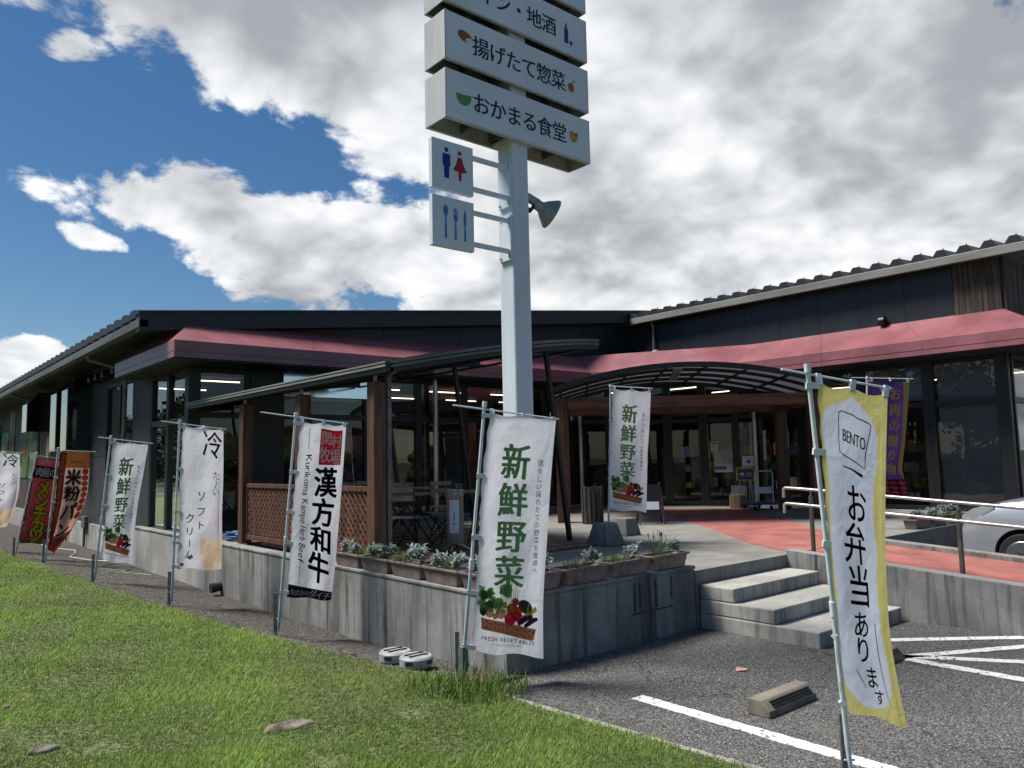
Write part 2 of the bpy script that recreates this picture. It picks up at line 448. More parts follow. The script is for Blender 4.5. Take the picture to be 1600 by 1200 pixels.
class MB:
    def __init__(self):
        self.v = []; self.f = []

    def add(self, vs, fs):
        b = len(self.v); self.v.extend([tuple(x) for x in vs]); self.f.extend([tuple(i + b for i in f) for f in fs]); return self

    def box(self, x0, x1, y0, y1, z0, z1):
        return self.add([(x0, y0, z0), (x1, y0, z0), (x1, y1, z0), (x0, y1, z0), (x0, y0, z1), (x1, y0, z1), (x1, y1, z1), (x0, y1, z1)],
                        [(0, 3, 2, 1), (4, 5, 6, 7), (0, 1, 5, 4), (1, 2, 6, 5), (2, 3, 7, 6), (3, 0, 4, 7)])

    def obox(self, p0, p1, w, h, up=(0, 0, 1)):
        """bar from p0 to p1, w across, h along up"""
        p0 = Vector(p0); p1 = Vector(p1); d = (p1 - p0).normalized(); up = Vector(up)
        s = d.cross(up)
        if s.length < 1e-6: s = d.cross(Vector((1, 0, 0)))
        s.normalize(); u = s.cross(d).normalized()
        vs = []
        for p in (p0, p1):
            for a, b in ((-1, -1), (1, -1), (1, 1), (-1, 1)):
                vs.append(p + s * (a * w / 2) + u * (b * h / 2))
        return self.add(vs, [(3, 2, 1, 0), (4, 5, 6, 7), (0, 1, 5, 4), (1, 2, 6, 5), (2, 3, 7, 6), (3, 0, 4, 7)])

    def tube(self, pts, r, n=8, caps=True):
        pts = [Vector(p) for p in pts]; rs = r if isinstance(r, (list, tuple)) else [r] * len(pts)
        vs = []; fs = []
        prev = None
        for i, p in enumerate(pts):
            if i == 0: d = pts[1] - p
            elif i == len(pts) - 1: d = p - pts[i - 1]
            else: d = (pts[i + 1] - p).normalized() + (p - pts[i - 1]).normalized()
            d.normalize()
            a = prev if prev is not None else (Vector((0, 0, 1)) if abs(d.z) < 0.9 else Vector((1, 0, 0)))
            s = d.cross(a).normalized(); u = s.cross(d).normalized(); prev = u
            for k in range(n):
                an = 2 * math.pi * k / n
                vs.append(p + (s * math.cos(an) + u * math.sin(an)) * rs[i])
        for i in range(len(pts) - 1):
            for k in range(n):
                fs.append((i * n + k, i * n + (k + 1) % n, (i + 1) * n + (k + 1) % n, (i + 1) * n + k))
        if caps:
            fs.append(tuple(range(n - 1, -1, -1))); fs.append(tuple((len(pts) - 1) * n + k for k in range(n)))
        return self.add(vs, fs)

    def lathe(self, prof, c, n=20, axis='z'):
        c = Vector(c); vs = []; fs = []
        for r, h in prof:
            for k in range(n):
                a = 2 * math.pi * k / n
                q = (r * math.cos(a), r * math.sin(a), h)
                if axis == 'x': q = (q[2], q[0], q[1])
                if axis == 'y': q = (q[1], q[2], q[0])
                vs.append(c + Vector(q))
        for i in range(len(prof) - 1):
            for k in range(n):
                fs.append((i * n + k, i * n + (k + 1) % n, (i + 1) * n + (k + 1) % n, (i + 1) * n + k))
        fs.append(tuple(range(n - 1, -1, -1))); fs.append(tuple((len(prof) - 1) * n + k for k in range(n)))
        return self.add(vs, fs)

    def loft(self, secs, closed=True, caps=True):
        """sections: lists of points with equal counts"""
        n = len(secs[0]); vs = [p for s in secs for p in s]; fs = []
        for i in range(len(secs) - 1):
            for k in range(n if closed else n - 1):
                fs.append((i * n + k, i * n + (k + 1) % n, (i + 1) * n + (k + 1) % n, (i + 1) * n + k))
        if caps:
            fs.append(tuple(range(n - 1, -1, -1))); fs.append(tuple((len(secs) - 1) * n + k for k in range(n)))
        return self.add(vs, fs)

    def prism(self, poly, z0, z1):
        n = len(poly); vs = [(x, y, z0) for x, y in poly] + [(x, y, z1) for x, y in poly]
        fs = [tuple(range(n - 1, -1, -1)), tuple(range(n, 2 * n))] + [(k, (k + 1) % n, n + (k + 1) % n, n + k) for k in range(n)]
        return self.add(vs, fs)

    def mesh(self, name='mesh'):
        me = bpy.data.meshes.new(name); me.from_pydata(self.v, [], self.f); me.update()
        bm = bmesh.new(); bm.from_mesh(me); bmesh.ops.recalc_face_normals(bm, faces=bm.faces); bm.to_mesh(me); bm.free()
        return me

    def build(self, name, m, parent=None, bevel=0.0, smooth=False, seg=2, origin=None):
        o = link_mesh(name, self.mesh(name), m, parent, origin)
        if bevel:
            md = o.modifiers.new('bevel', 'BEVEL'); md.width = bevel; md.segments = seg; md.limit_method = 'ANGLE'; md.angle_limit = math.radians(40)
        if smooth:
            for p in o.data.polygons: p.use_smooth = True
            try:
                o.data.set_sharp_from_angle(angle=math.radians(40))
            except Exception:
                pass
        return o


def struct(o):
    o['kind'] = 'structure'
    return o


def copy_tree(o, loc=None, rz=None, label=None, parent=None):
    c = o.copy(); COL.objects.link(c)
    if parent is not None: c.parent = parent
    if loc is not None: c.location = loc
    if rz is not None: c.rotation_euler = (0, 0, rz)
    if label: c['label'] = label
    for ch in list(o.children):
        copy_tree(ch, parent=c)
    return c


def np_mesh(name, verts, faces, cols=None):
    me = bpy.data.meshes.new(name)
    verts = np.asarray(verts, np.float32); faces = np.asarray(faces, np.int32)
    nv, nf, k = len(verts), len(faces), faces.shape[1]
    me.vertices.add(nv); me.vertices.foreach_set('co', verts.ravel())
    me.loops.add(nf * k); me.loops.foreach_set('vertex_index', faces.ravel())
    me.polygons.add(nf); me.polygons.foreach_set('loop_start', np.arange(0, nf * k, k, dtype=np.int32))
    me.polygons.foreach_set('loop_total', np.full(nf, k, np.int32))
    if cols is not None:
        a = me.color_attributes.new('Col', 'FLOAT_COLOR', 'POINT')
        c4 = np.ones((nv, 4), np.float32); c4[:, :3] = cols
        a.data.foreach_set('color', c4.ravel())
    me.update(); me.validate()
    return me


def smoothish(o, ang=40):
    for p in o.data.polygons: p.use_smooth = True
    try: o.data.set_sharp_from_angle(angle=math.radians(ang))
    except Exception: pass


# ------------------------------------------------------------------ lettering machinery
GLY = {}
_cu = bpy.data.curves.new('glyph_probe', 'FONT'); _ob = bpy.data.objects.new('glyph_probe', _cu); COL.objects.link(_ob)


def _mesh_of(s, off):
    _cu.body = s; _cu.size = 1.0; _cu.offset = off; _cu.resolution_u = 3; _cu.fill_mode = 'FRONT'
    bpy.context.view_layer.update()
    dg = bpy.context.evaluated_depsgraph_get()
    me = bpy.data.meshes.new_from_object(_ob.evaluated_get(dg))
    return me


def _dims(me):
    v = np.array([q.co[:2] for q in me.vertices]); return v.min(0), v.max(0)


_a = _dims(_mesh_of('国', 0)); _b = _dims(_mesh_of('国国', 0))
EM = float((_b[1][0] - _b[0][0]) - (_a[1][0] - _a[0][0]))
EMC = ((_a[0] + _a[1]) / 2)


def glyph(ch, off=0.0, latin=False):
    """verts (n,2) centred on the em box (CJK), tris; unit = em"""
    key = (ch, off, latin)
    if key not in GLY:
        me = _mesh_of(ch, off)
        if len(me.vertices) == 0:
            GLY[key] = (np.zeros((0, 2)), [], 0.3)
        else:
            bm = bmesh.new(); bm.from_mesh(me); bmesh.ops.triangulate(bm, faces=bm.faces)
            for _ in range(4):
                ed = [e for e in bm.edges if e.calc_length() > (.13 if not latin else .4)]
                if not ed: break
                bmesh.ops.subdivide_edges(bm, edges=ed, cuts=1); bmesh.ops.triangulate(bm, faces=bm.faces)
            bm.verts.index_update()
            v = np.array([q.co[:2] for q in bm.verts]); f = [tuple(x.index for x in p.verts) for p in bm.faces]; bm.free()
            wd = float(v[:, 0].max() - v[:, 0].min())
            if latin: v = v - np.array([(v[:, 0].max() + v[:, 0].min()) / 2, 0.0])
            else: v = v - EMC
            GLY[key] = (v / EM, f, wd / EM)
        bpy.data.meshes.remove(me)
    return GLY[key]


class Print:
    """flat artwork in metres, x right, y down, with layers"""
    def __init__(self): self.v = []; self.f = []; self.c = []; self.layer = []; self.region = None
    def poly(self, pts, col, layer):
        q = []
        for i, p in enumerate(pts):
            r = pts[(i + 1) % len(pts)]; k = max(1, int(math.hypot(r[0] - p[0], r[1] - p[1]) / .04))
            q += [(p[0] + (r[0] - p[0]) * j / k, p[1] + (r[1] - p[1]) * j / k) for j in range(k)]
        pts = q; n = len(pts)
        cx = sum(p[0] for p in pts) / n; cy = sum(p[1] for p in pts) / n
        rm = max(math.hypot(p[0] - cx, p[1] - cy) for p in pts); m = max(1, min(30, int(rm / .03)))
        b = len(self.v); self.v.append((cx, cy))
        for j in range(1, m + 1): self.v.extend([(cx + (p[0] - cx) * j / m, cy + (p[1] - cy) * j / m) for p in pts])
        tot = 1 + n * m
        self.c.extend([col] * tot); self.layer.extend([layer] * tot)
        for k in range(n):
            self.f.append((b, b + 1 + k, b + 1 + (k + 1) % n))
            for j in range(m - 1):
                o = b + 1 + j * n; e = (k + 1) % n
                self.f += [(o + k, o + n + k, o + n + e), (o + k, o + n + e, o + e)]
        return self
    def ell(self, x, y, rx, ry, col, layer, rot=0, n=18, wob=0, seed=0):
        r = random.Random(seed); pts = []
        for k in range(n):
            a = 2 * math.pi * k / n; q = 1 + r.uniform(-wob, wob)
            px_, py_ = rx * q * math.cos(a), ry * q * math.sin(a)
            pts.append((x + px_ * math.cos(rot) - py_ * math.sin(rot), y + px_ * math.sin(rot) + py_ * math.cos(rot)))
        return self.poly(pts, col, layer)
    def quadstrip(self, pts, w, col, layer):
        ws = w if isinstance(w, (list, tuple)) else [w] * len(pts)
        p2, w2 = [], []
        for i in range(len(pts) - 1):
            p, r = pts[i], pts[i + 1]; k = max(1, int(math.hypot(r[0] - p[0], r[1] - p[1]) / .025))
            for j in range(k): p2.append((p[0] + (r[0] - p[0]) * j / k, p[1] + (r[1] - p[1]) * j / k)); w2.append(ws[i] + (ws[i + 1] - ws[i]) * j / k)
        pts = p2 + [pts[-1]]; ws = w2 + [ws[-1]]; n = len(pts)
        b = len(self.v)
        for i, p in enumerate(pts):
            q = pts[min(n - 1, i + 1)]; o = pts[max(0, i - 1)]
            dx, dy = q[0] - o[0], q[1] - o[1]; L = math.hypot(dx, dy) or 1
            nx, ny = -dy / L * ws[i] / 2, dx / L * ws[i] / 2
            self.v += [(p[0] + nx, p[1] + ny), (p[0] - nx, p[1] - ny)]; self.c += [col] * 2; self.layer += [layer] * 2
        for i in range(n - 1): self.f += [(b + 2 * i, b + 2 * i + 1, b + 2 * i + 3), (b + 2 * i, b + 2 * i + 3, b + 2 * i + 2)]
        return self
    def rect(self, x0, y0, x1, y1, col, layer, n=6):
        pts = [(x0 + (x1 - x0) * k / n, y0) for k in range(n)] + [(x1, y0 + (y1 - y0) * k / n) for k in range(n)] + [(x1 - (x1 - x0) * k / n, y1) for k in range(n)] + [(x0, y1 - (y1 - y0) * k / n) for k in range(n)]
        return self.poly(pts, col, layer)
    def glyph(self, ch, x, y, size, col, layer, sx=1.0, smear=0.0, off=0.0, rot=0.0, shear=0.0, latin=False, bold=0.0):
        v, f, w = glyph(ch, 0.0, latin)
        cs, sn = math.cos(rot), math.sin(rot)
        shifts = [(0, 0)]
        if smear: shifts += [(-smear, 0), (smear, 0)]
        if bold:
            nn = 8 if bold < .05 else 12
            shifts += [((bold + smear) * math.cos(6.2832 * k / nn), bold * math.sin(6.2832 * k / nn)) for k in range(nn)]
        for k, (dx, dy) in enumerate(shifts):
            b = len(self.v)
            for gx, gy in v:
                a, c_ = (gx * sx + dx + shear * gy) * size, -(gy + dy) * size
                self.v.append((x + a * cs - c_ * sn, y + a * sn + c_ * cs))
            self.f.extend([(i + b, j + b, l + b) for i, j, l in f])
            self.c.extend([col] * len(v)); self.layer.extend([layer + .05 * k] * len(v))
        return w * sx * size
    def column(self, s, x, y, size, pitch, col, layer, **kw):
        for i, ch in enumerate(s):
            r = math.pi / 2 if ch in 'ー〜～' else 0
            self.glyph(ch, x, y + i * pitch, size, col, layer, rot=r, **kw)
        return self
    def row(self, s, x, y, size, pitch, col, layer, **kw):
        for i, ch in enumerate(s): self.glyph(ch, x + i * pitch, y, size, col, layer, **kw)
        return self
    def latin(self, s, x, y, size, col, layer, rot=0.0, gap=.10, smear=0.0, sx=1.0):
        """text starting at x,y along rot (y = baseline)"""
        p = 0.0
        for ch in s:
            if ch == ' ': p += .32 * size * sx; continue
            v, f, w = glyph(ch, 0.0, True); w *= sx * size
            cx = p + w / 2
            self.glyph(ch, x + cx * math.cos(rot), y + cx * math.sin(rot), size, col, layer, rot=rot, latin=True, smear=smear, sx=sx)
            p += w + gap * size
        return p
    def mesh(self, name, fn):
        """fn(x, y, layer) -> world point"""
        V = [fn(x, y, l) for (x, y), l in zip(self.v, self.layer)]
        me = bpy.data.meshes.new(name); me.from_pydata([tuple(v) for v in V], [], self.f)
        a = me.color_attributes.new('Col', 'FLOAT_COLOR', 'POINT')
        c4 = np.ones((len(V), 4), np.float32); c4[:, :3] = np.array(self.c); a.data.foreach_set('color', c4.ravel())
        return me


NAVY = (0.012, 0.014, 0.05); INK = (0.018, 0.014, 0.03); GREEN = (0.36, 0.57, 0.29)

def veg_print(p, cx, cy, s):
    """printed basket of vegetables, s = basket width"""
    r = random.Random(5)
    for k in range(26):
        a, b = r.uniform(-.52, -.02), r.uniform(-.52, -.14)
        p.ell(cx + a * s, cy + b * s, r.uniform(.05, .10) * s, r.uniform(.05, .09) * s, r.choice([(.12, .26, .05), (.20, .36, .10), (.08, .18, .04), (.28, .42, .16)]), 1 + .05 * k, wob=.3, seed=k, n=11)
    for k in range(9):
        x = cx + (-.12 + .03 * k) * s
        p.quadstrip([(x, cy - .10 * s), (x - .05 * s + .008 * k * s, cy - r.uniform(.45, .68) * s)], [.022 * s, .008 * s], r.choice([(.16, .30, .08), (.35, .42, .2)]), 3 + .05 * k)
    p.ell(cx + .27 * s, cy - .22 * s, .13 * s, .09 * s, (.03, .05, .02), 3.5, .5)
    for (a, b, q, c) in ((.10, -.28, .06, (.45, .04, .08)), (.05, -.17, .09, (.52, .10, .03)), (.16, -.16, .06, (.50, .07, .03)), (-.34, -.11, .08, (.46, .28, .17)), (-.14, -.10, .085, (.46, .29, .18)), (-.24, -.06, .05, (.42, .25, .15)), (-.46, -.12, .06, (.05, .09, .03)), (.02, -.03, .095, (.50, .02, .06)), (.15, -.07, .075, (.46, .015, .05)), (-.40, -.17, .04, (.5, .22, .15))):
        p.ell(cx + a * s, cy + b * s, q * s, q * .92 * s, c, 4 + a * .3, wob=.04, seed=3)
        p.ell(cx + (a - .02) * s, cy + (b - .03) * s, q * .3 * s, q * .22 * s, tuple(min(.8, x * 1.3 + .12) for x in c), 4.6 + a * .3)
    p.quadstrip([(cx + .20 * s, cy - .05 * s), (cx + .47 * s, cy - .20 * s)], [.05 * s, .07 * s], (.52, .46, .05), 5)
    p.quadstrip([(cx + .30 * s, cy - .13 * s), (cx + .33 * s, cy - .28 * s)], [.05 * s, .02 * s], (.45, .42, .12), 5)
    for k, (a0, b0, a1, b1) in enumerate(((.15, .03, .40, -.10), (.26, .05, .50, -.06))):
        p.quadstrip([(cx + a0 * s, cy + b0 * s), (cx + (a0 + a1) / 2 * s, cy + ((b0 + b1) / 2 - .03) * s), (cx + a1 * s, cy + b1 * s)], [.05 * s, .085 * s, .04 * s], (.045, .02, .055), 5.5 + .1 * k)
    p.poly([(cx - .50 * s, cy - .04 * s), (cx - .2 * s, cy + .005 * s), (cx + .2 * s, cy + .045 * s), (cx + .47 * s, cy + .08 * s), (cx + .40 * s, cy + .25 * s), (cx + .1 * s, cy + .21 * s), (cx - .2 * s, cy + .165 * s), (cx - .46 * s, cy + .13 * s)], (.46, .19, .09), 6)
    for k in range(13):
        f = k / 12; x = cx + (-.46 + .88 * f) * s
        for j in range(4):
            y = cy + (-.01 + .105 * f + .038 * j + (.018 if k % 2 else 0)) * s
            p.ell(x, y, .032 * s, .010 * s, (.30, .10, .045) if (j + k) % 2 else (.58, .30, .16), 6.3, .15, n=8)


def art_fresh(p, W, H):
    p.column('新鮮野菜', W * .47, H * .205, W * .42, H * .147, GREEN, 1, smear=.02, bold=.014)
    p.column('瑞々しい採れたての野菜を食卓へ', W * .83, H * .20, W * .085, H * .031, INK, 1)
    veg_print(p, W * .50, H * .845, W * .82)
    p.latin('FRESH VEGETABLES', W * .13, H * .925, W * .075, (.09, .08, .12), 2, gap=.16, smear=.012, rot=.03)
    p.latin('We wish you fresh vegetables', W * .26, H * .945, W * .032, (.10, .09, .14), 2, gap=.10, rot=.03)


def art_soft(p, W, H):
    DK = (.035, .012, .035)
    p.glyph('冷', W * .73, H * .105, W * .50, DK, 1, smear=.01)
    p.column('た', W * .83, H * .27, W * .17, H * .06, DK, 1); p.glyph('〜', W * .83, H * .325, W * .17, DK, 1, rot=math.pi / 2); p.glyph('い', W * .83, H * .37, W * .17, DK, 1)
    p.column('ソフト', W * .50, H * .40, W * .22, H * .098, DK, 1, smear=.008)
    p.column('クリーム', W * .25, H * .545, W * .235, H * .098, DK, 1, smear=.008)
    p.ell(W * .27, H * .865, W * .05, W * .05, DK, 1); p.ell(W * .27, H * .865, W * .034, W * .034, (.74, .75, .80), 1.5)
    p.rect(W * .05, H * .918, W * .14, H * .955, (.55, .10, .10), 1)
    # pale soft-serve picture dyed into the cloth
    def cone(u, v):
        if v > .71 and u > (.50 if v < .84 else .58 + .02 * math.sin(40 * v)):
            return (.93, .76, .60) if (v < .76 and u > .62) or (v > .9 and u > .8) else (.88, .66, .47)
        if v > .45 and u > float(np.interp(v, [.45, .47, .60, .70, .72], [.99, .82, .66, .60, .50])): return (.84, .77, .86)
        return None
    p.region = cone


def art_beef(p, W, H):
    K = (.014, .012, .02)
    p.rect(W * .46, H * .045, W * .93, H * .222, (.50, .02, .035), 1)
    for ch, x, y in (('関', .59, .095), ('村', .81, .108), ('牧', .58, .175), ('場', .80, .185)):
        p.glyph(ch, W * x, H * y, W * .235, (.80, .78, .80), 2, smear=.012)
    p.column('漢方和牛', W * .64, H * .318, W * .50, H * .165, K, 1, smear=.012, shear=-.08, bold=.022)
    p.quadstrip([(W * .22, H * .035), (W * .22, H * .15)], .006, K, 1)
    L = p.latin('Kurikoma Kampo Herb Beef', W * .185, H * .175, H * .058, K, 1, rot=math.pi / 2, gap=.09, sx=.92, smear=.008)
    p.quadstrip([(W * .24, H * .80), (W * .24, H * .915)], .006, K, 1)
    p.rect(0.0, H * .925, W, H * .9995, (.012, .013, .028), 1)
    p.row('株式会社', W * .12, H * .963, W * .115, W * .105, (.74, .75, .78), 2)
    p.row('ダイチ', W * .56, H * .962, W * .20, W * .165, (.78, .79, .82), 2, smear=.02, shear=.15)


def art_bento(p, W, H):
    Wt = (.72, .77, .90)
    L = [(.50, .045), (.36, .055), (.22, .10), (.15, .17), (.17, .23), (.22, .30), (.22, .38), (.19, .46), (.20, .55), (.24, .62), (.22, .72), (.20, .80), (.24, .88), (.35, .94)]
    Rr = [(.64, .06), (.78, .10), (.86, .16), (.86, .22), (.80, .29), (.78, .37), (.80, .43), (.84, .50), (.80, .58), (.84, .66), (.84, .74), (.88, .82), (.86, .89), (.76, .94), (.60, .955)]
    L2 = [(-.0 + x if i < 2 else x - .12, y) for i, (x, y) in enumerate(L)]
    n = 60
    def interp(T, y):
        xs = [a for a, _ in T]; ys = [b for _, b in T]; return float(np.interp(y, ys, xs))
    def inside(u, v):
        if v < .047 or v > .957: return False
        e = min(1, (v - .047) / .11, (.957 - v) / .07); mid = .5
        a_, c_ = interp(L2, v), interp(Rr, v); k_ = math.sqrt(max(0, 1 - (1 - e) ** 2))
        return mid + (a_ - mid) * k_ < u < mid + (c_ - mid) * k_
    p.region = lambda u, v: Wt if inside(u, v) else None
    K = (.03, .008, .02)
    pts = [(.29, .115), (.33, .108), (.50, .112), (.56, .118), (.72, .124), (.76, .13), (.75, .145), (.68, .215), (.66, .262), (.52, .252), (.33, .243), (.28, .236), (.275, .20), (.28, .15), (.29, .115)]
    p.quadstrip([(x * W, y * H) for x, y in pts], .007, K, 1)
    p.latin('BENTO', W * .335, H * .20, W * .155, K, 1, gap=.05, sx=.72, smear=.014, rot=.06)
    p.quadstrip([(W * .32, H * .278), (W * .46, H * .279), (W * .62, H * .288)], [.006, .010, .02], K, 1)
    for ch, x, y, s in (('お', .50, .375, .34), ('弁', .45, .485, .36), ('当', .47, .60, .36), ('あ', .455, .705, .25), ('り', .455, .778, .25), ('ま', .53, .853, .20), ('す', .60, .91, .17)):
        p.glyph(ch, W * x, H * y, W * s, K, 1.4, smear=.008, bold=.006)
    p.quadstrip([(W * .71, H * .70), (W * .715, H * .80), (W * .74, H * .885), (W * .80, H * .935)], [.009, .009, .006, .003], K, 1)
    p.quadstrip([(W * .33, H * .835), (W * .43, H * .885)], [.007, .004], K, 1)


def art_menchi(p, W, H):
    Y = (.70, .62, .04); K = (.02, .012, .012)
    p.row('名物！', W * .28, H * .065, W * .23, W * .22, (.75, .7, .7), 2, smear=.02)
    p.rect(W * .02, H * .115, W * .98, H * .235, (.02, .02, .04), 1)
    p.row('肉屋の', W * .24, H * .175, W * .30, W * .28, (.78, .78, .80), 2, smear=.03)
    for i, ch in enumerate('メンチカツ'):
        p.glyph(ch, W * .52, H * (.335 + .138 * i), W * .56, K, 1.2, bold=.10); p.glyph(ch, W * .52, H * (.335 + .138 * i), W * .56, Y, 3, bold=.045)
    p.latin('Original minced cutlet', W * .06, H * .30, H * .055, (.65, .5, .5), 1, rot=math.pi / 2, gap=.12)
    p.ell(W * .75, H * .80, W * .2, H * .06, (.25, .10, .03), 1); p.ell(W * .78, H * .79, W * .11, H * .03, (.40, .22, .08), 1.2)
    p.poly([(0, H * .93), (W * .4, H * .92), (W, H * .87), (W, H), (0, H)], (.22, .13, .04), 1)
    p.ell(W * .7, H * .955, W * .25, H * .03, (.38, .23, .09), 1.2, -.1)


def art_kome(p, W, H):
    p.rect(0, 0, W * .24, H, (.20, .05, .03), .5)
    p.rect(W * .24, 0, W, H * .17, (.52, .25, .09), .5)
    p.latin('Fresh & delicious bread', W * .08, H * .05, H * .06, (.55, .40, .30), 1, rot=math.pi / 2, gap=.10)
    p.latin('bakery', W * .40, H * .13, W * .15, (.25, .09, .03), 1)
    for i, ch in enumerate('米粉パン'):
        p.glyph(ch, W * .52, H * (.265 + .165 * i), W * .50, (.76, .68, .64), 1.6, bold=.085); p.glyph(ch, W * .52, H * (.265 + .165 * i), W * .48, (.14, .02, .02), 3, bold=.03)
    for i, ch in enumerate('こんがり焼きたて'):
        p.ell(W * .88, H * (.20 + .062 * i), W * .10, H * .030, (.48, .04, .05), 1.2); p.glyph(ch, W * .88, H * (.20 + .062 * i), W * .13, (.75, .6, .55), 2)
    p.poly([(0, H * .83), (W * .5, H * .80), (W, H * .76), (W, H), (0, H)], (.36, .08, .05), 1)
    p.ell(W * .5, H * .90, W * .3, H * .04, (.45, .17, .11), 1.3); p.ell(W * .75, H * .85, W * .2, H * .03, (.42, .12, .08), 1.4)


def art_meat(p, W, H):
    G = (.60, .42, .14)
    p.poly([(W * .84, 0), (W, 0), (W, H * .83), (W * .86, H * .76), (W * .90, H * .55), (W * .88, H * .3)], G, .6)
    p.ell(W * .36, H * .09, W * .12, W * .12, (.68, .68, .72), 1); p.glyph('金', W * .36, H * .09, W * .16, (.08, .04, .16), 2)
    p.column('お肉の贈り物', W * .64, H * .13, W * .32, H * .122, G, 1, smear=.01, bold=.025)
    p.column('うまい牛肉を', W * .30, H * .48, W * .13, H * .055, (.65, .62, .7), 1)
    p.rect(0, H * .83, W, H, (.10, .015, .03), .8)
    for i in range(4):
        for j in range(3):
            p.ell(W * (.12 + .26 * i), H * (.862 + .05 * j), W * .11, H * .021, (.55, .09, .12), 1, wob=.08, seed=i + j)
            p.quadstrip([(W * (.06 + .26 * i), H * (.858 + .05 * j)), (W * (.18 + .26 * i), H * (.868 + .05 * j))], .006, (.7, .38, .38), 1.5)



for _art in (art_fresh, art_soft, art_beef, art_bento, art_menchi, art_kome, art_meat):
    _art(Print(), .6, 1.8)
for _ch in 'おかまる食堂揚げたて惣菜ワイン・地酒': glyph(_ch)
bpy.data.objects.remove(_ob)

# ------------------------------------------------------------------ terrain
def lawn_edge(y):
    ys = [-30, 1.0, 2.57, 4.28, 4.9, 5.4, 5.9, 7.5, 9.98, 13.1, 17.1, 45]
    xs = [4.3, 4.0, 3.9, 3.76, 3.74, 3.62, 3.50, 3.25, 2.98, 2.8, 2.56, 2.0]
    return np.interp(y, ys, xs)


def lawn_z(x, y):
    d = np.clip((lawn_edge(y) - x) / 0.9, 0, 1)
    base = np.where(y < 4.9, 0.035, 0.07)
    z = base + (0.13 - base) * d * d * (3 - 2 * d)
    return z + 0.02 * np.sin(x * 1.7 + 0.6 * y) * np.sin(y * 1.3 - 0.4 * x) * d + 0.008 * np.sin(x * 5.1 + y * 4.3) * d


def build_terrain():
    struct(MB().add([(-900, -900, -0.4), (900, -900, -0.4), (900, 900, -0.4), (-900, 900, -0.4)], [(0, 1, 2, 3)]).build('terrain', 'ground_far'))
    struct(MB().prism([(3.6, -60), (90, -60), (90, 5.2), (3.6, 5.2)], -0.3, 0.0).build('asphalt_lot', 'asphalt'))
    # lawn sheet
    ny, nx = 150, 60
    ys = np.concatenate([np.linspace(-30, 0, 12)[:-1], np.linspace(0, 45, ny - 11)])
    V = []
    for y in ys:
        e = float(lawn_edge(y))
        xs = e - 30 * (np.linspace(1, 0, nx) ** 2.2)
        for x in xs: V.append((x, y, float(lawn_z(np.array(x), np.array(y)))))
    ny = len(ys); F = [(i * nx + k, i * nx + k + 1, (i + 1) * nx + k + 1, (i + 1) * nx + k) for i in range(ny - 1) for k in range(nx - 1)]
    o = link_mesh('lawn', np_mesh('lawn', V, F), 'soil_lawn'); struct(o); smoothish(o)
    # gravel strip between lawn and wall
    V = []; nx = 14
    gy = np.linspace(4.95, 45, 160)
    for y in gy:
        e = float(lawn_edge(y)); w = 4.40
        for k in range(nx):
            s = k / (nx - 1); x = e - 0.05 + (w - e + 0.05) * s
            zl = 0.05; zw = -0.13 * min(1, max(0, (y - 5.1) / 2.5)) + 0.004
            V.append((x, y, zl + (zw - zl) * (s ** 0.8) + 0.012 * math.sin(x * 9 + y * 3) * math.sin(y * 5.3)))
    F = [(i * nx + k, i * nx + k + 1, (i + 1) * nx + k + 1, (i + 1) * nx + k) for i in range(len(gy) - 1) for k in range(nx - 1)]
    o = link_mesh('gravel_strip', np_mesh('gravel_strip', V, F), 'gravel_base'); struct(o); smoothish(o)
    # loose pebbles on it
    N = 16000
    py_ = 5.0 + (rng.random(N) ** 1.6) * 17
    e = lawn_edge(py_); s = rng.random(N); pxx = e + (4.17 - e) * s
    zl = 0.05; zw = -0.13 * np.clip((py_ - 5.1) / 2.5, 0, 1) + 0.004
    pz = zl + (zw - zl) * s ** 0.8 + 0.004
    r = 0.006 + 0.012 * rng.random(N)
    base = np.array([(1, 0, 0), (-.5, .87, 0), (-.5, -.87, 0), (.1, .1, .9), (0, 0, -.5)])
    bf = np.array([(0, 1, 3), (1, 2, 3), (2, 0, 3)])
    ang = rng.random(N) * 6.28
    ca, sa = np.cos(ang), np.sin(ang)
    B = base[None] * r[:, None, None] * (0.7 + 0.6 * rng.random((N, 1, 3)))
    X = B[..., 0] * ca[:, None] - B[..., 1] * sa[:, None] + pxx[:, None]; Y = B[..., 0] * sa[:, None] + B[..., 1] * ca[:, None] + py_[:, None]
    Z = B[..., 2] + pz[:, None]
    V = np.stack([X, Y, Z], -1).reshape(-1, 3); F = (bf[None] + (np.arange(N) * 5)[:, None, None]).reshape(-1, 3)
    o = link_mesh('gravel', np_mesh('gravel', V, F), 'pebble')
    tag(o, 'dark loose gravel strewn along the foot of the concrete wall', 'gravel', kind='stuff')
    # lawn kerb: flush concrete edging segments
    k = struct(MB().box(3.70, 3.71, -5, -4.99, -0.2, -0.1).build('lawn_edging', 'kerb_concrete'))
    ys = np.arange(-2.0, 4.9, 0.6)
    for y0 in ys:
        y1 = min(y0 + 0.592, 4.93)
        e0, e1 = float(lawn_edge(y0)), float(lawn_edge(y1))
        MB().prism([(e0 - 0.02, y0), (e0 + 0.085, y0), (e1 + 0.085, y1), (e1 - 0.02, y1)], -0.1, 0.028 + random.uniform(-.004, .004)).build('edging_stone', 'kerb_concrete', k, bevel=0.006)


